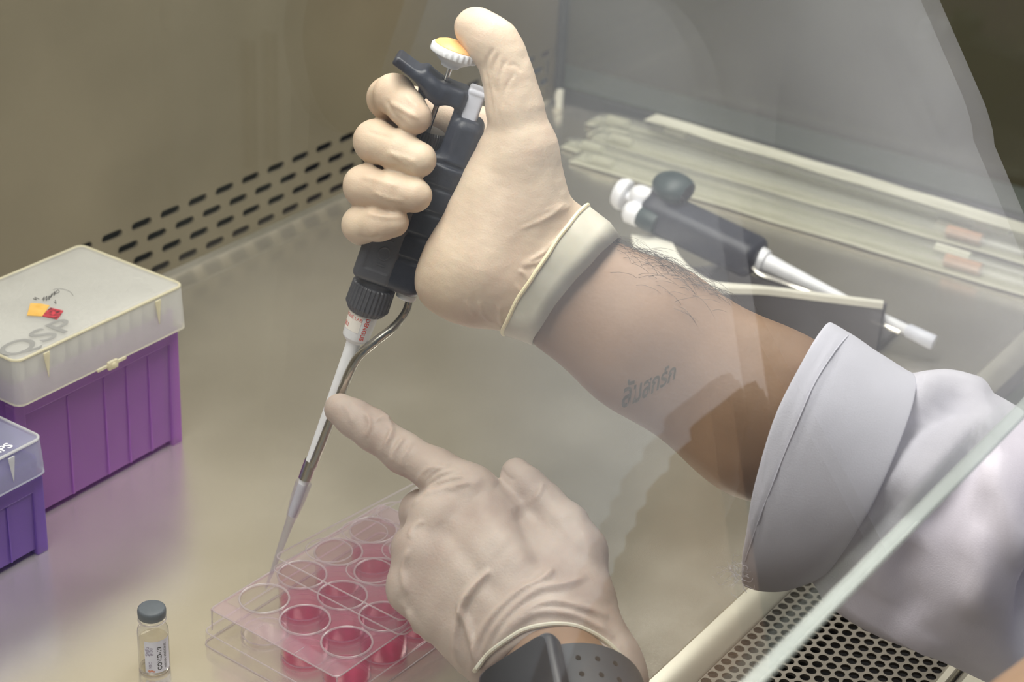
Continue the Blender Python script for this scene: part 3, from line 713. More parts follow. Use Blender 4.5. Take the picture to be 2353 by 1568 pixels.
for i in range(nA): lf.append((i, i+1, nA+2+i, nA+1+i))
vl = mesh_obj('label', lv, lf, 'vial_label', vi)
def vial_text(body, size, zc, amm, mat, bold=0.0):
    v, f = text_mesh(body, size, bold); r = RV+0.14
    mesh_obj('lettering', [(r*math.cos(TH(amm-y)), r*math.sin(TH(amm-y)), zc+x) for x, y, _ in v], f, mat, vl, False)
vial_text('COVID-19', 2.9, 10.0, 3.4, 'black_ink', 0.05)
vial_text('mRNA VACCINE', 1.9, 10.6, 6.0, 'black_ink')
vial_text('VRC', 2.0, 6.6, -1.2, 'violet_ink'); vial_text('วัคซีน', 2.4, 14.2, -2.2, 'violet_ink'); vial_text('โควิด', 2.2, 14.2, -0.6, 'violet_ink')
mi = []; 
m = MB()
for k, (z, a, r0) in enumerate(((3.2, -2.4, 0.7), (3.4, -1.3, 0.6), (3.1, -0.4, 0.5))):
    aa = TH(a); c = ((RV+0.1)*math.cos(aa), (RV+0.1)*math.sin(aa), z); n_ = 10
    m.add([c]+[((RV+0.13)*math.cos(TH(a+r0*math.cos(2*math.pi*q/n_))), (RV+0.13)*math.sin(TH(a+r0*math.cos(2*math.pi*q/n_))), z+r0*math.sin(2*math.pi*q/n_)) for q in range(n_)], [(0, 1+q, 1+(q+1) % n_) for q in range(n_)])
m.build('emblem', 'orange_ink', vl, False)

# ================================================================== things along the right side
# curved pipette stand
st_px = [(1495, 540), (1506, 572), (1530, 602), (1572, 630), (1640, 653), (1760, 661), (1900, 678), (2030, 694)]
SP = [np.array(p) for p in smooth_path([onz(x, y, 36.5)[:2] for x, y in st_px], 6)]
stand = thing('pipette_stand', 'dark grey pipette stand with a curving cream rim behind the forearm', 'pipette stand', (975, 470, 0))
o2 = np.array([975, 470])
def ribbon(pts, th, z0, z1):
    L = []; R = []
    for i in range(len(pts)):
        t = pts[min(i+1, len(pts)-1)]-pts[max(i-1, 0)]; t = t/np.linalg.norm(t); n = np.array([-t[1], t[0]])
        tw = th[i] if hasattr(th, '__len__') else th; L.append(pts[i]+n*tw/2-o2); R.append(pts[i]-n*tw/2-o2)
    rings = [[(L[i][0], L[i][1], z0), (R[i][0], R[i][1], z0), (R[i][0], R[i][1], z1), (L[i][0], L[i][1], z1)] for i in range(len(pts))]
    return loft(rings)
v, f = ribbon(SP, 3.0, 0, 33); mesh_obj('wall', v, f, 'stand_grey', stand, False)
wd = list(np.interp(np.linspace(0, 7, len(SP)), [0, 1, 2, 3, 4, 5, 6, 7], [26, 27, 25, 19, 9, 5, 4.5, 4.5]))
v, f = ribbon(SP, wd, 32.5, 36.5); mesh_obj('rim', v, f, 'stand_cream', stand, 40)
MB().box((1001-975-1.5, 391-470, 0), (1001-975+0.8, 391-470+3, 33), 0.4).build('end_wall', 'stand_grey', stand, False)
MB().prism([(-14, 62), (-12, 40), (-14, 20), (26, -79), (66, -79), (60, 60), (20, 90)], 1.0, 5.0).build('floor_plate', 'stand_grey', stand, False)
MB().box((14, -20, 5), (40, -16, 18), 1).build('cradle', 'stand_grey', stand, False)
MB().box((6, 40, 5), (40, 44, 20), 1).build('cradle', 'stand_grey', stand, False)
# second pipette resting across the stand
A2 = onz(1425, 443, 54); B2 = onz(2140, 785, 14); ax2 = (A2-B2); L2 = np.linalg.norm(ax2); ax2 /= L2
n2 = np.array([0, 0, 1.0]); n2 -= ax2*(n2@ax2); n2 /= np.linalg.norm(n2); s2 = np.cross(n2, ax2)
p2 = thing('pipette', 'blurred dark pipette with white button lying on the stand behind the forearm', 'pipette', matrix=basis(B2, s2, n2, ax2))
k2 = L2/245.0
MB().lathe([(9.5, 239*k2), (10.8, 240*k2), (11.2, 243*k2), (9.5, 247*k2), (0.01, 248*k2)], 28).build('plunger_button', 'white_plastic', p2)
MB().lathe([(3.2, 222*k2), (3.2, 240*k2)], 16).build('plunger_rod', 'white_plastic', p2)
fd = Field((-16, -14, 205), (16, 26, 250), 0.9); fd.put(cone((0, 0, 222*k2), (3, 6, 228*k2), 8.5, 7.5), 3); fd.put(cone((3, 6, 226*k2), (2, 11, 217*k2), 6, 5), 3); P, F = fd.mesh(2); mesh_obj('collar', P, F, 'white_plastic', p2)
fd = Field((-20, -18, 120), (20, 30, 245), 1.0)
fd.put(rbox((1.5, 0, 176*k2), (14.5, 12, 46*k2), 7), 2); fd.put(cone((0, 6, 206*k2), (0, 12, 212*k2), 10, 9), 5)
P, F = fd.mesh(2); mesh_obj('handle', P, F, 'navy_plastic', p2, 45)
fd = Field((-18, 0, 185), (18, 34, 235), 0.9); fd.put(ball((-2, 20, 207*k2), 1.0, (14.5, 9.5, 15)), 1); P, F = fd.mesh(1); mesh_obj('finger_rest', P, F, 'green_cap', p2)
MB().lathe([(5, 124*k2), (8.2, 126*k2), (9.0, 134*k2), (8.4, 137*k2)], 26).build('nozzle_collar', 'white_plastic', p2)
MB().lathe([(2.2, 0), (3.0, 12), (3.4, 14), (3.2, 60*k2), (5.5, 112*k2), (6.5, 126*k2)], 24).build('shaft', 'white_plastic', p2)
MB().tube(smooth_path([(9, -2, 132*k2), (11, -4, 122*k2), (6, -4, 100*k2), (4.5, -3, 80*k2), (3, -2, 20)], 6), 1.8, 8).build('ejector_arm', 'chrome', p2)
MB().lathe([(4.6, -2), (4.9, 0), (4.4, 16), (3.2, 18)], 20).build('nozzle_end', 'ejector_plastic', p2)
MB().lathe([(6.5, 218*k2), (7.5, 220*k2), (7.8, 228*k2), (5.5, 231*k2)], 20, (14, -2, 0)).build('ejector_button', 'white_plastic', p2)
MB().lathe([(6.8, 205*k2), (7.6, 212*k2), (6.8, 219*k2)], 20, (15, -1, 0)).build('ejector_base', 'green_cap', p2)
# serological pipettes in paper and film sleeves, side by side along the side pane
specs = [(1219, 752, 330, 'topmost wrapped serological pipette against the glass side pane', 5.2, 12, 0.9, 7.0),
         (1199, 738, 322, 'second wrapped serological pipette from the glass side pane', 5.0, 10.5, -0.4, 6.2),
         (1180, 724, 310, 'third wrapped serological pipette from the glass side pane', 4.6, 9.5, 0.9, 10.0),
         (1161, 738, 300, 'fourth wrapped serological pipette from the glass side pane, with a frayed end', 4.6, 10, -0.5, 6.2),
         (1141, 716, 290, 'fifth wrapped serological pipette from the glass side pane, nearest the pipette stand', 4.6, 10.5, 0.7, 6.2),
         (1207, 690, 300, 'wrapped serological pipette lying on top of the row beside the glass side pane', 4.8, 10, -2.2, 19.0)]
for q, (x, y1, y0, lb_, r, w_, ang, zc) in enumerate(specs):
    t = thing('serological_pipette', lb_, 'pipette', (x, y1, zc), math.radians(ang), group='wrapped serological pipettes')
    L = y1-y0
    MB().tube([(0, -10, 0), (0, -14, 0), (0, -L+60, 0), (0, -L+10, 0)], [r*0.55, r, r, r*0.4], 14).build('glass_tube', 'clear_wrap', t)
    v, f = loft([[(w_*0.8*math.cos(a), -yy, (r+0.8)*k_*math.sin(a)) for a in [2*math.pi*i/16 for i in range(16)]] for yy, k_ in ((0, 0.06), (8, 0.5), (24, 1.0), (L-40, 1.0), (L-6, 0.5), (L+4, 0.06))]); mesh_obj('film_sleeve', v, f, 'clear_wrap', t)
    rr_ = np.random.RandomState(q); rings = []
    for i in range(26):
        yy = -(L+4)*i/25; wv = 0.5*math.sin(i*1.3+q); rings.append([(-w_*0.86+wv, yy, -0.6+0.3*math.sin(i)), (w_*0.86+wv, yy, -0.2), (w_*0.86+wv, yy, 0.5), (-w_*0.86+wv, yy, 0.1+0.3*math.sin(i))])
    v, f = loft(rings); o = mesh_obj('paper_strip', v, f, 'wrapper_paper', t, False); o.location.z = -(r-0.6)*S if q < 5 else (r+0.6)*S
    MB().tube([(0, -L*0.72, r*0.25), (0, -L*0.72-26, r*0.25)], r*0.98, 12).build('printed_band', 'pipe_print' if q in (2, 4) else 'wrapper_paper', t)
    MB().tube([(0, -16, 0), (0, -34, 0)], r*0.85, 12).build('cotton_plug', 'wrapper_paper', t)

# ================================================================== the person at the cabinet
per = thing('person', 'person in a white lab coat and latex gloves reaching under the sash to pipette', 'person', (655, -90, -850))
def pkid(o, par=None):
    par = par or per; o.parent = par
    M = Matrix.Identity(4); q = par
    while q is not None: M = q.matrix_basis @ M if q.parent is None else M; q = q.parent
    o.matrix_parent_inverse = per.matrix_basis.inverted() if par is per else Matrix.Identity(4)
    return o
VD = _f                                                          # depth direction used to flatten wrist and palm
WR = at(1326, 677, 818)                                          # right wrist
RE = np.array([716.0, 160.0, 78.0]); RS = np.array([744.0, -30.0, 308.0])
WL = at(1275, 1500, 797); LE = np.array([384.0, 190.0, 42.0]); LS = np.array([566.0, -5.0, 285.0])
# ---- body: one continuous skin
bd = Field((370, -260, -230), (850, 440, 640), 3.6)
bd.put(cone(at(1250, 610, 822), WR, 20, 27.2, (VD, 1.3)), 8)
bd.put(cone(WR, at(1482, 774, 817), 27.2, 32.4, (VD, 1.22)), 10)
bd.put(cone(at(1482, 774, 817), at(1758, 951, 816), 32.4, 36.6, (VD, 1.1)), 12)
bd.put(cone(at(1758, 951, 816), RE+np.array([-6, 30, 18]), 36.0, 30), 12)
bd.put(cone(RE+np.array([-6, 30, 18]), RE+np.array([4, 0, 14]), 30, 27), 10)
bd.put(cone(RE+np.array([4, 0, 14]), RS, 28, 44), 12)
bd.put(cone(at(1160, 1340, 812), WL, 20, 23, (VD, 1.15)), 8)
bd.put(cone(WL, WL+0.35*(LE-WL), 23, 27.5), 10)
bd.put(cone(WL+0.35*(LE-WL), LE, 27.5, 38), 12)
bd.put(cone(LE, LS, 39, 47), 14)
bd.put(cone((575, -70, 300), (735, -70, 300), 58, 58), 25)       # shoulder girdle
bd.put(cone((655, -75, 250), (655, -110, -60), 106, 98, ((0, 1, 0), 1.35)), 30)
bd.put(cone((612, -110, -120), (698, -110, -120), 92, 92), 30)
bd.put(cone((655, -85, 330), (655, -65, 410), 52, 50), 20)       # neck
bd.put(ball((655, -60, 500), 1.0, (74, 95, 108)), 12)            # head
bd.put(ball((655, -10, 450), 1.0, (52, 48, 52)), 14)             # jaw
bd.put(cone((655, 36, 510), (655, 50, 480), 7, 12), 6)           # nose
bd.put(cone((625, 30, 452), (685, 30, 452), 6, 6), 5)            # lips
for s_ in (-1, 1):
    bd.put(ball((655+s_*32, 36, 512), 1.0, (15, 12, 10)), 6, 'cut')
    bd.put(ball((655+s_*31, 22, 512), 1.0, (12, 12, 12)), 2)
    bd.put(ball((655+s_*76, -60, 495), 1.0, (7, 17, 30)), 5)
bP, bF = bd.mesh(3)
body = pkid(mesh_obj('body', bP, bF, 'skin', None)); body['label'] = 'tan bare forearms'
hr = Field((550, -180, 440), (760, 60, 640), 4.0)
hr.put(ball((655, -72, 520), 1.0, (84, 102, 102)), 4); hr.put(rbox((655, 70, 470), (110, 80, 75), 30), 10, 'cut'); hr.put(rbox((655, -40, 430), (120, 150, 40), 20), 10, 'cut')
P, F = hr.mesh(2); pkid(mesh_obj('hair', P, F, 'hair', None))
btree = BVHTree.FromPolygons([tuple(p) for p in bP], [tuple(int(i) for i in q) for q in bF])
def hit(tree, x, y):
    d = ray(x, y); d = d/np.linalg.norm(d); h = tree.ray_cast(Vector(CAM), Vector(d))
    return (np.array(h[0]), np.array(h[1])) if h[0] is not None else (None, None)

# ---- right glove
A = lambda x, y, t: at(x, y, t)
rg = Field(np.array([535, 340, 130]), np.array([700, 545, 320]), 1.15)
xs = [A(x, y, t) for x in (780, 1400) for y in (10, 800) for t in (790, 865)]
lo = np.min(xs, 0)-6; hi = np.max(xs, 0)+6
rg = Field(lo, hi, 0.95)
# palm and wrist
for m, wp in (((1090, 300, 847), (1270, 560, 832)), ((1085, 365, 848), (1285, 600, 832)), ((1068, 435, 848), (1270, 640, 832)), ((1040, 500, 846), (1230, 660, 830))):
    rg.put(cone(A(*m), A(*wp), 11.5, 17), 8)
rg.put(cone(A(1250, 600, 824), A(1330, 672, 818), 27, 27.5, (VD, 1.3)), 12)
rg.put(cone(A(1195, 520, 815), A(1250, 600, 820), 21, 25, (VD, 1.2)), 10)
rg.put(cone(A(1185, 400, 812), A(1130, 610, 818), 16.5, 22), 10)   # thenar
rg.put(cone(A(1130, 610, 818), A(1075, 635, 822), 20, 18), 10)     # heel of the palm
rg.put(cone(A(1075, 635, 822), A(1180, 655, 820), 18, 20), 10)
rg.put(cone(A(1048, 640, 826), A(1035, 560, 838), 13, 13), 8)
rg.put(cone(A(1012, 655, 826), A(1090, 680, 822), 9.5, 12.5), 6)
for a_, b_ in (((1152, 350, 812, 10.8), (1138, 430, 815, 13.2)), ((1138, 430, 815, 13.2), (1104, 510, 818, 13.8)), ((1104, 510, 818, 13.8), (1070, 580, 820, 13.6)), ((1070, 580, 820, 13.6), (1040, 640, 824, 13.4))):
    rg.put(cone(A(*a_[:3]), A(*b_[:3]), a_[3], b_[3]), 8)
th = rg.twin(); chain(th, [(A(1088, 64, 801), 8.4), (A(1120, 92, 800), 9.3), (A(1153, 130, 801), 9.9), (A(1170, 185, 802), 10.3), (A(1182, 245, 804), 11.6), (A(1207, 345, 807), 13.6), (A(1232, 475, 812), 14.6)], 5)
th.put(cone(A(1100, 60, 800), A(1148, 88, 799), 7.2, 7.5), 4)
rg.merge(th, 7)
fingers = [
    [(A(1090, 300, 847), 11.5), (A(960, 255, 847), 10), (A(892, 226, 836), 9.2), (A(906, 217, 815), 8.7), (A(934, 246, 808), 7.9), (A(953, 270, 805), 7.5)],
    [(A(1085, 365, 848), 11.5), (A(950, 345, 849), 10), (A(866, 325, 840), 9.6), (A(862, 325, 818), 9.2), (A(915, 347, 808), 8.5), (A(962, 367, 805), 7.9)],
    [(A(1068, 435, 848), 11), (A(940, 430, 849), 10), (A(842, 428, 840), 9.4), (A(838, 428, 819), 9.1), (A(900, 441, 808), 8.3), (A(953, 449, 805), 7.6)],
    [(A(1040, 500, 847), 10), (A(930, 505, 848), 9), (A(832, 520, 839), 8.2), (A(829, 517, 821), 8.0), (A(870, 515, 812), 7.2), (A(906, 511, 809), 6.5)]]
for fg in fingers:
    t = rg.twin(); chain(t, fg, 3.0); rg.merge(t, 1.3)
rgP, rgF = rg.mesh(2); N = normals(rgP, rgF)
folds = [([(1312, 470), (1275, 492), (1230, 520)], 0.9, 7), ([(1325, 500), (1290, 545), (1235, 590), (1190, 615)], 1.0, 7), ([(1335, 495), (1305, 560), (1285, 600)], 0.7, 6),
         ([(1222, 618), (1240, 640), (1255, 660)], 0.9, 6), ([(1190, 622), (1215, 632), (1240, 655)], 0.6, 5), ([(1175, 640), (1200, 690), (1215, 700)], 0.6, 6), ([(1290, 470), (1270, 480), (1250, 485)], 0.6, 5),
         ([(1300, 590), (1260, 600), (1215, 612)], 0.6, 5), ([(1150, 690), (1175, 730), (1185, 745)], 0.5, 5), ([(1065, 690), (1085, 715), (1090, 728)], 0.6, 5),
         ([(1135, 110), (1115, 150), (1122, 190)], -0.7, 4), ([(1150, 118), (1132, 160), (1135, 215)], -0.6, 4), ([(1165, 135), (1148, 175), (1145, 235)], -0.5, 4), ([(1185, 165), (1160, 205), (1150, 250)], -0.4, 4),
         ([(895, 235), (925, 252), (965, 275)], 0.7, 6), ([(885, 225), (905, 262), (930, 290)], -0.5, 5), ([(885, 350), (920, 360), (960, 375)], 0.6, 7), ([(840, 300), (870, 310), (905, 318)], -0.35, 5),
         ([(830, 405), (870, 415), (920, 430)], 0.5, 7), ([(840, 490), (880, 498), (930, 498)], 0.7, 6), ([(820, 540), (850, 548), (875, 540)], -0.5, 4),
         ([(1250, 330), (1265, 400), (1285, 450)], 0.25, 5)]
folds = [(p_, a_*(0.45 if (p_[0][0] > 1140 and p_[0][1] > 440) else 1.0), w_) for p_, a_, w_ in folds]
folds += [([(1300, 465), (1270, 490), (1225, 515), (1195, 525)], 0.5, 4), ([(1330, 505), (1300, 540), (1265, 565)], 0.5, 4), ([(1322, 520), (1285, 575), (1240, 600), (1200, 612)], 0.6, 4.5),
          ([(1258, 575), (1235, 590), (1215, 598)], 0.5, 4), ([(1225, 620), (1240, 640), (1258, 662), (1270, 670)], 0.8, 4), ([(1190, 618), (1212, 640), (1225, 665)], 0.7, 4.5),
          ([(1232, 692), (1205, 680), (1185, 650)], 0.6, 4.5), ([(1240, 702), (1215, 706), (1190, 690)], 0.6, 4.5), ([(1162, 752), (1150, 735), (1148, 700)], 0.7, 4.5), ([(1130, 742), (1110, 720), (1100, 690)], 0.7, 4.5),
          ([(1120, 180), (1128, 230), (1135, 280)], -0.5, 4), ([(1138, 190), (1142, 240), (1150, 285)], -0.45, 4), ([(1165, 150), (1185, 150), (1200, 165)], -0.3, 4),
          ([(930, 215), (945, 235), (965, 250)], 0.4, 5), ([(870, 375), (890, 382), (915, 385)], -0.4, 4), ([(900, 350), (925, 372), (940, 380)], 0.4, 4), ([(855, 440), (890, 455), (930, 462)], 0.4, 5), ([(895, 480), (915, 487), (935, 488)], 0.4, 4)]
rgP = ridge(rgP, N, folds); rgP = rgP+N*(0.16*wave3(rgP, 3.2, 3)+0.10*wave3(rgP, 1.6, 5))[:, None]
glr = pkid(mesh_obj('glove', rgP, rgF, 'latex', None)); glr['label'] = 'cream latex glove closed round the pipette, thumb on the button'
# turned-back cuff of the right glove
def ell(p, q, t, dep_, n=48, ph=0.0, wob=0.0, seed=0):
    a, b = at(*p, t), at(*q, t); c = (a+b)/2; u = (a-b)/2; w_ = VD*dep_
    r = np.random.RandomState(seed)
    return [c+u*math.cos(2*math.pi*k/n)+w_*math.sin(2*math.pi*k/n)*1.0 for k in range(n)]
def bow(ring, d, amt):                                           # let the near side of a ring swing along direction d
    c = np.mean(ring, 0); out = []
    for p in ring: out.append(p+d*amt*(-(p-c)@VD)/25.0)
    return out
dcf = at(1330, 672, 818)-at(1255, 617, 818); dcf /= np.linalg.norm(dcf)
n_ = 48
rings = [ell((1398, 528), (1228, 778), 816, 23), ell((1420, 548), (1224, 793), 816, 26), ell((1428, 546), (1222, 795), 816, 26.5), ell((1400, 510), (1195, 783), 816, 27.5), ell((1366, 480), (1160, 770), 816, 28.5), ell((1356, 471), (1155, 766), 816, 28.8), ell((1350, 480), (1162, 757), 816, 27.5)]
rings = [bow(r, dcf, -4.0+0.3*i) for i, r in enumerate(rings)]
CF = np.array(rings); ww = wave3(CF.reshape(-1, 3), 6.0, 9).reshape(len(rings), n_)
for i in range(len(rings)):
    c = CF[i].mean(0)
    for k in range(n_): CF[i, k] += (CF[i, k]-c)/np.linalg.norm(CF[i, k]-c)*ww[i, k]*1.2+dcf*ww[i, k]*0.9
v, f = loft(CF.tolist(), False); cu = mesh_obj('cuff', v, f, 'latex_band', glr)
bead = [tuple(p) for p in CF[5]]; mb = MB().tube(bead+[bead[0]], 0.95, 8, False); mb.build('cuff_bead', 'latex_bead', glr)

# ---- left glove
xs = [A(x, y, t) for x in (730, 1470) for y in (890, 1640) for t in (770, 880)]
lg = Field(np.min(xs, 0)-4, np.max(xs, 0)+4, 1.05)
mc = [((1078, 1132, 827), (1290, 1400, 806), 12.5, 17), ((1010, 1192, 822), (1255, 1430, 803), 13, 18), ((972, 1272, 818), (1205, 1470, 801), 13, 18), ((952, 1352, 816), (1140, 1505, 800), 12, 16.5)]
for m, wp, r1, r2 in mc: lg.put(cone(A(*m), A(*wp), r1, r2), 9)
lg.put(cone(A(1130, 1330, 812), A(1265, 1480, 800), 24, 29, (VD, 1.25)), 10)
lg.put(cone(A(1265, 1480, 800), A(1320, 1570, 795), 30, 32, (VD, 1.2)), 10)
th = lg.twin(); chain(th, [(A(1186, 1087, 833), 6.9), (A(1215, 1118, 830), 7.6), (A(1252, 1155, 826), 8.2), (A(1300, 1210, 820), 10), (A(1328, 1268, 815), 11.3), (A(1338, 1370, 806), 14)], 4)
th.put(cone(A(1330, 1270, 816), A(1230, 1330, 818), 10, 14), 8)
lg.merge(th, 7)
for fg in ([(A(781, 940, 849), 7.3), (A(815, 962, 848), 8.3), (A(858, 992, 845), 8.6), (A(925, 1040, 840), 9.0), (A(1000, 1082, 833), 9.8), (A(1078, 1132, 827), 12.5)],
           [(A(1010, 1192, 822), 13), (A(972, 1180, 845), 10.5), (A(985, 1215, 862), 9), (A(1010, 1240, 868), 8)],
           [(A(972, 1272, 818), 13), (A(955, 1262, 842), 10.5), (A(965, 1290, 858), 9), (A(995, 1315, 862), 8)],
           [(A(952, 1352, 816), 12), (A(945, 1345, 836), 9.5), (A(960, 1365, 850), 8), (A(990, 1385, 852), 7)]):
    t = lg.twin(); chain(t, fg, 3.5); lg.merge(t, 3.0)
wc = A(1268, 1684, 770)
lg.put(ball(wc, 37.5), 3, 'cut')
lg.put(rbox(A(1345, 1730, 800), (60, 60, 26), 4, [RX, _f, UX]), 3, 'cut')
lgP, lgF = lg.mesh(2); N = normals(lgP, lgF)
folds = [([(1115, 1565), (1100, 1520), (1075, 1440), (1060, 1390), (1110, 1320)], 1.1, 8), ([(1060, 1550), (1045, 1470), (1065, 1395), (1105, 1330), (1130, 1310)], 1.2, 8),
         ([(1080, 1560), (1110, 1450), (1180, 1370), (1250, 1330), (1270, 1305)], 1.3, 8), ([(1090, 1540), (1150, 1430), (1230, 1360), (1300, 1345), (1350, 1325)], 1.2, 8),
         ([(1120, 1510), (1190, 1420), (1260, 1385), (1330, 1395), (1400, 1420)], 1.2, 9), ([(1150, 1480), (1220, 1415), (1300, 1410), (1370, 1440), (1410, 1470)], 1.0, 8),
         ([(940, 1260), (925, 1310), (935, 1370)], 0.6, 6), ([(935, 1400), (960, 1440), (990, 1480)], 0.7, 7), ([(920, 1380), (950, 1425), (960, 1460)], 0.6, 6),
         ([(940, 1240), (948, 1215), (975, 1195)], 0.5, 5),
         ([(958, 1112), (980, 1080), (1015, 1068)], 0.7, 6), ([(966, 1118), (995, 1085), (1035, 1070)], 0.6, 5), ([(975, 1120), (1010, 1092), (1055, 1078)], 0.7, 5), ([(975, 1128), (1020, 1105), (1070, 1092)], 0.6, 5), ([(970, 1140), (1020, 1122), (1085, 1108)], 0.6, 5), ([(945, 1165), (985, 1135), (1060, 1122)], 0.5, 5),
         ([(850, 930), (890, 965), (897, 1000), (870, 1045)], 0.6, 6), ([(838, 950), (850, 975), (835, 1010)], 0.5, 5), ([(905, 985), (890, 1020), (885, 1050)], 0.5, 5), ([(930, 1000), (905, 1040), (900, 1065)], 0.5, 5), ([(950, 1010), (925, 1055), (925, 1075)], 0.4, 5), ([(860, 965), (880, 960), (895, 965)], 0.4, 5),
         ([(785, 925), (800, 945), (812, 975)], 0.25, 5), ([(1250, 1105), (1240, 1130), (1230, 1150)], 0.4, 5)]
folds = [(p_, a_*1.7, w_*1.05) for p_, a_, w_ in folds]
folds += [([(1195, 1160), (1222, 1230), (1250, 1310)], -3.0, 26), ([(1085, 1150), (1150, 1230), (1225, 1320)], 1.6, 34), ([(1005, 1200), (1080, 1290), (1150, 1380)], -1.2, 24), ([(1075, 1120), (1110, 1100), (1140, 1120)], 0.8, 14),
          ([(1320, 1170), (1345, 1230), (1365, 1300)], 0.6, 14), ([(795, 915), (830, 940), (862, 965)], 0.4, 6), ([(1150, 1075), (1165, 1095), (1185, 1105)], -0.5, 4)]
lgP = ridge(lgP, N, folds); lgP = lgP+N*(0.22*wave3(lgP, 3.4, 13)+0.12*wave3(lgP, 1.7, 15))[:, None]
gll = pkid(mesh_obj('glove', lgP, lgF, 'latex_pale', None)); gll['label'] = 'thin pale latex glove with one finger steadying the pipette shaft'
ltree = BVHTree.FromPolygons([tuple(p) for p in lgP], [tuple(int(i) for i in q) for q in lgF])
pts = []
for x, y in [tuple(p) for p in smooth_path([np.array(p, float) for p in ((1092, 1545), (1120, 1510), (1160, 1478), (1205, 1452), (1260, 1440), (1315, 1442), (1362, 1460), (1400, 1486), (1428, 1515))], 4)]:
    for dy in (-4, -10, -18, -28):
        p, nn = hit(ltree, x, y+dy)
        if p is not None: pts.append(p+nn*0.3); break
if len(pts) > 6: MB().tube(pts, 1.1, 8).build('cuff_bead', 'latex_band', gll)

# ---- arm hair and tattoo on the right forearm
mb = MB(); hrng = random.Random(5)
def strand(p, nrm, along, L, curl):
    t = along-nrm*(along@nrm); t /= np.linalg.norm(t)+1e-9; side = np.cross(nrm, t); q = [p]; d = nrm*0.9+t*0.6
    for k in range(6):
        d = d+t*0.30*curl-nrm*0.26*curl+side*hrng.uniform(-0.25, 0.25); d /= np.linalg.norm(d); q.append(q[-1]+d*L/6)
    return q
arm_dir = at(1700, 900, 815)-at(1450, 700, 815); arm_dir /= np.linalg.norm(arm_dir)
cnt = 0
for k in range(210):
    u = hrng.random(); x0 = 1400+(1650-1400)*u; ytop = 545+(672-545)*u; depth_in = abs(hrng.gauss(0, 1))*(16 if hrng.random() < 0.72 else 45)
    for dy in range(0, 60, 3):
        p, nn = hit(btree, x0, ytop+dy-10+depth_in*0.9)
        if p is not None: break
    if p is None: continue
    q = strand(p, nn, arm_dir*hrng.choice((1, 1, 1, -0.7))+UX*hrng.uniform(-0.8, 0.8), hrng.uniform(8, 17), hrng.uniform(0.5, 1.4))
    mb.add(*(lambda m: (m.v, m.f))(MB().tube(q, [0.075]*5+[0.05, 0.03], 3, False)))
o = pkid(mb.build('arm_hair', 'hair', None, False)); o['kind'] = 'stuff'
v, f = text_mesh('ลัมสกร์ก', 78, 1.6)
V = []; ok = True
for x, y, _ in v:
    s_ = (x-v[:, 0].min())/(v[:, 0].max()-v[:, 0].min()); sc = 1.0-0.35*s_
    px = 1428+122*s_**0.92; py = 936-66*s_**1.15-y*1.0*sc+0.0*x; px += y*0.10
    p, nn = hit(btree, px, py); V.append(p+nn*0.25 if p is not None else at(px, py, 790))
o = pkid(mesh_obj('tattoo', V, f, 'tattoo_ink', None, True)); o['label'] = 'faded dark script tattooed on the inner forearm'

# ---- sleeve with turned-up cuff, and the coat
def ring3(c, u, w_, n=56): return [c+u*math.cos(2*math.pi*k/n)+w_*math.sin(2*math.pi*k/n) for k in range(n)]
def pxring(p, q, t, dep_, n=56): a, b = at(*p, t), at(*q, t); return ring3((a+b)/2, (a-b)/2, VD*dep_, n)
SL = [pxring((1950, 790), (1800, 1330), 818, 42), pxring((2078, 856), (1852, 1330), 818, 47), pxring((2140, 858), (1920, 1385), 818, 50), pxring((2215, 868), (2010, 1440), 818, 53), pxring((2353, 948), (2150, 1510), 816, 60)]
el_u = np.array([0.25, 0.55, 0.80]); el_u /= np.linalg.norm(el_u)
SL += [ring3(RE+np.array([0, 12, 0]), el_u*64, np.array([1, -0.1, -0.2])*52)]
for tt_, rr in ((0.3, 62), (0.62, 66), (1.0, 72)):
    c = RE+(RS-RE)*tt_; d = (RS-RE)/np.linalg.norm(RS-RE); u = np.cross(np.array([1.0, 0, 0]), d); u /= np.linalg.norm(u); w_ = np.cross(d, u)*-1; w_ = w_*np.sign(w_[0]); SL.append(ring3(c, u*rr*(1 if u@el_u > 0 else -1), w_*rr*0.9))
dense = []
for k in range(56):
    dense.append(smooth_path([SL[i][k] for i in range(len(SL))], 10))
G = np.array(dense).transpose(1, 0, 2)                            # rings x points x 3
def grid_faces(nr, nc): return [(i*nc+k, i*nc+(k+1) % nc, (i+1)*nc+(k+1) % nc, (i+1)*nc+k) for i in range(nr-1) for k in range(nc)]
Pv = G.reshape(-1, 3); Fq = np.array(grid_faces(G.shape[0], 56)); N = normals(Pv, Fq)
cen = G.mean(1, keepdims=True); outw = (G-cen).reshape(-1, 3)
if (N*outw).sum() < 0: Fq = Fq[:, ::-1]; N = -N
lines = [([(2095, 900), (2180, 880), (2280, 905)], 4, 22), ([(2050, 1010), (2130, 960), (2230, 915)], -5, 24), ([(2060, 1170), (2130, 1100), (2250, 990), (2300, 940)], 4, 34),
         ([(2010, 1130), (2050, 1100), (2110, 1065)], 2, 26), ([(2110, 1230), (2200, 1100), (2260, 1010)], -6, 34), ([(2353, 1300), (2300, 1150), (2260, 1050)], 6, 34), ([(2100, 1430), (2080, 1330), (2110, 1250)], -4, 40),
         ([(1860, 1312), (1950, 1385), (2080, 1455), (2200, 1505)], 5, 13), ([(1960, 1270), (2020, 1200), (2080, 1150)], -2.5, 28), ([(2230, 1420), (2260, 1300), (2240, 1200)], 5, 40)]
lines = [(p_, a_*1.3, w_) for p_, a_, w_ in lines]
Pv = ridge(Pv, N, lines); Pv = Pv+N*(1.6*wave3(Pv, 16, 21))[:, None]
slv = pkid(mesh_obj('sleeve', Pv, Fq, 'coat_cloth', None)); slv['label'] = 'white coat sleeve'
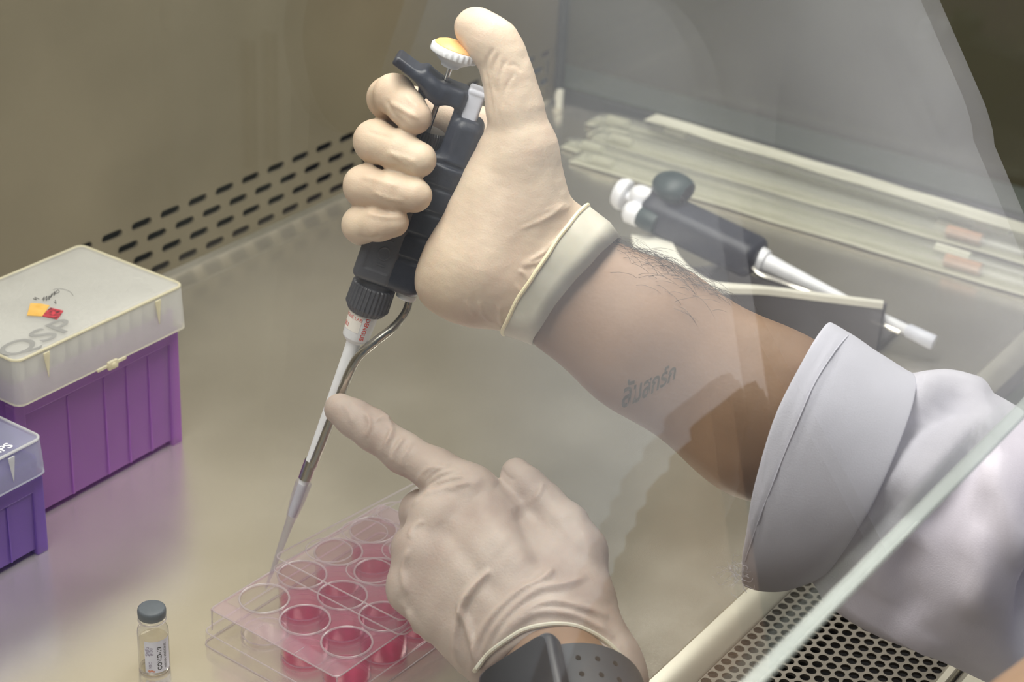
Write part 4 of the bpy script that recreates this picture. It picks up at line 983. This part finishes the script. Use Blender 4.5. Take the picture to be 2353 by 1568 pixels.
CR = [pxring((1960, 800), (1800, 1325), 818, 40), pxring((1900, 748), (1716, 1325), 818, 43), pxring((1888, 738), (1698, 1325), 818, 45), pxring((1896, 734), (1692, 1336), 818, 46.5), pxring((1948, 764), (1735, 1352), 818, 49), pxring((2010, 805), (1800, 1352), 818, 51), pxring((2080, 849), (1858, 1330), 818, 52.5), pxring((2084, 853), (1858, 1322), 818, 51.0), pxring((2060, 850), (1850, 1310), 818, 46.5)]
cd = at(1700, 1100, 818)-at(1850, 1190, 818); cd /= np.linalg.norm(cd)
CR = [bow(r_, cd, a_*0.55) for r_, a_ in zip(CR, (0, 5, 8, 8, 6, 3, 0, 0, 0))]
CG = np.array([smooth_path([CR[i][k] for i in range(len(CR))], 6) for k in range(56)]).transpose(1, 0, 2)
Pv = CG.reshape(-1, 3); Fq = np.array(grid_faces(CG.shape[0], 56)); N = normals(Pv, Fq)
outw = (CG-CG.mean(1, keepdims=True)).reshape(-1, 3)
mid = slice(3*6*56, 6*6*56)
if (N[mid]*outw[mid]).sum() < 0: Fq = Fq[:, ::-1]; N = -N
px, py = project(Pv); bend = np.clip((CY+300-py)/330.0, -1, 1)
cd = at(1700, 1100, 818)-at(1850, 1190, 818); cd /= np.linalg.norm(cd)
front = ((CAM-Pv)*N).sum(1) > 0
# the opening edge is not flat: it bellies towards the hand between top and bottom
edgew = np.exp(-((np.arange(CG.shape[0])-18)/14.0)**2)
Pv = Pv+cd[None]*(np.repeat(edgew, 56)*(-9*np.cos(np.linspace(0, 2*np.pi, 56, endpoint=False)*1.0+0.0)**2+5)[np.tile(np.arange(56), CG.shape[0])])[:, None]
Pv = ridge(Pv, N, [([(1948, 768), (1880, 860), (1800, 1040), (1745, 1170), (1700, 1310)], 1.1, 5), ([(1960, 775), (1892, 865), (1812, 1045), (1757, 1175), (1712, 1310)], -0.6, 5)])
Pv = Pv+N*(0.9*wave3(Pv, 14, 31)+0.25*wave3(Pv, 5, 33))[:, None]
cuff = mesh_obj('cuff', Pv, Fq, 'coat_cuff_cloth', slv); cuff['label'] = 'folded-back sleeve cuff'
ctree = BVHTree.FromPolygons([tuple(p) for p in Pv], [tuple(int(i) for i in q) for q in Fq])
pts = []
for x, y in [tuple(p) for p in smooth_path([np.array(p, float) for p in ((1948, 772), (1915, 812), (1870, 885), (1820, 1000), (1780, 1100), (1742, 1200), (1712, 1290))], 6)]:
    p, nn = hit(ctree, x, y)
    if p is not None: pts.append(p+nn*0.1*(1 if nn@(CAM-p) > 0 else -1))
if len(pts) > 4: MB().tube(pts, 0.26, 6).build('stitch_line', 'coat_cuff_cloth', slv)
# frayed threads on the lower corner of the cuff
fr = MB()
for k in range(46):
    p = at(1690+hrng.gauss(0, 10), 1310+hrng.gauss(0, 18), 792+hrng.uniform(-3, 6)); d = np.array([hrng.gauss(0, 1), hrng.gauss(0, 1), hrng.gauss(-0.4, 0.8)]); q = [p]
    for _ in range(5): d = d+np.array([hrng.gauss(0, .5), hrng.gauss(0, .5), hrng.gauss(0, .5)]); d /= np.linalg.norm(d); q.append(q[-1]+d*1.5)
    fr.tube(q, 0.06, 3, False)
fr.tube(smooth_path([at(1690, 1318, 792), at(1705, 1330, 792), at(1708, 1350, 792), at(1716, 1362, 792)], 4), 0.12, 4)
o = fr.build('frayed_thread', 'coat_cuff_cloth', slv, False); o['kind'] = 'stuff'
ct = Field((330, -290, -260), (870, 110, 400), 6.0)
ct.put(cone((655, -72, 235), (655, -110, -80), 122, 124, ((0, 1, 0), 1.30)), 30)
ct.put(cone((590, -62, 298), (745, -62, 298), 68, 68), 30)
ct.put(cone(RS, RS+0.35*(RE-RS), 72, 68), 18); ct.put(cone(LS, LE+0.25*(LS-LE), 60, 54), 18)
ct.put(cone((655, 60, 420), (655, 90, 120), 62, 40), 16, 'cut'); ct.put(cone((655, -85, 330), (655, -60, 440), 72, 80), 8, 'cut')
P, F = ct.mesh(2); pkid(mesh_obj('lab_coat', P, F, 'coat_cloth', None))
sf_ = Field((500, -240, -200), (810, 60, 360), 6.0); sf_.put(cone((655, -72, 240), (655, -108, -60), 106, 108, ((0, 1, 0), 1.26)), 20); sf_.put(cone((655, -88, 320), (655, -80, 345), 60, 58), 20)
P, F = sf_.mesh(2); pkid(mesh_obj('shirt', P, F, 'shirt_cloth', None))

# ---- wristwatch on the left wrist
fw = LE-WL; fw /= np.linalg.norm(fw)
tc_ = -VD-fw*(-VD@fw); tc_ /= np.linalg.norm(tc_); sd0 = np.cross(fw, tc_); sd0 = sd0 if sd0@RX > 0 else -sd0
HW = 33.5; cW = WL+fw*55; up = math.cos(math.radians(25))*tc_-math.sin(math.radians(25))*sd0; c_case = cW+up*HW; sdw = np.cross(fw, up)
if sdw@RX < 0: sdw = -sdw
u1, v1, n1 = sdw, fw, up
wt = thing('wristwatch', 'dark smartwatch strapped over the left wrist below the pale glove', 'watch', matrix=basis(c_case, sdw, fw, np.cross(sdw, fw)))
c0 = c_case
fd = Field(c0-34, c0+34, 0.9); fd.put(rbox(c0, (19, 21, 5.6), 4.5, [u1, v1, n1]), 1)
P, F = fd.mesh(1)
def wkid(o): o.parent = wt; o.matrix_parent_inverse = wt.matrix_basis.inverted(); return o
cs_ = wkid(mesh_obj('case', P, F, 'watch_case', None, 45))
q = [c0+n1*5.75+u1*a+v1*b for a, b in rrect(-16.2, 16.2, -18.2, 18.2, 5)]; q2 = [p-n1*0.5 for p in q]
v, f = loft([q2, q]); wkid(mesh_obj('screen', v, f, 'watch_screen', None, False))
def strap_pt(a, wv, off=0.0): return cW+fw*wv+(sdw*math.cos(a)*(31.5+off)+up*math.sin(a)*(HW-4.0+off))
rings = []
for k in range(41):
    a = math.radians(-150+310*k/40); rings.append([strap_pt(a, -21), strap_pt(a, 9), strap_pt(a, 8.5, 2.6), strap_pt(a, -20.5, 2.6)])
v, f = loft(rings); wkid(mesh_obj('strap', v, f, 'watch_strap', None, 40))
for k, a in enumerate((78, 64, 50, 36, 22)):
    for wv in (-11, -1):
        c = strap_pt(math.radians(a), wv, 2.75); nn = c-(cW+fw*wv); nn /= np.linalg.norm(nn); e1 = fw; e2 = np.cross(nn, fw)
        v = [c+e1*1.5*math.cos(2*math.pi*i/12)+e2*1.1*math.sin(2*math.pi*i/12) for i in range(12)]
        v, f = loft([[p-nn*0.6 for p in v], v]); wkid(mesh_obj('strap_hole', v, f, 'dark_void', None, False))
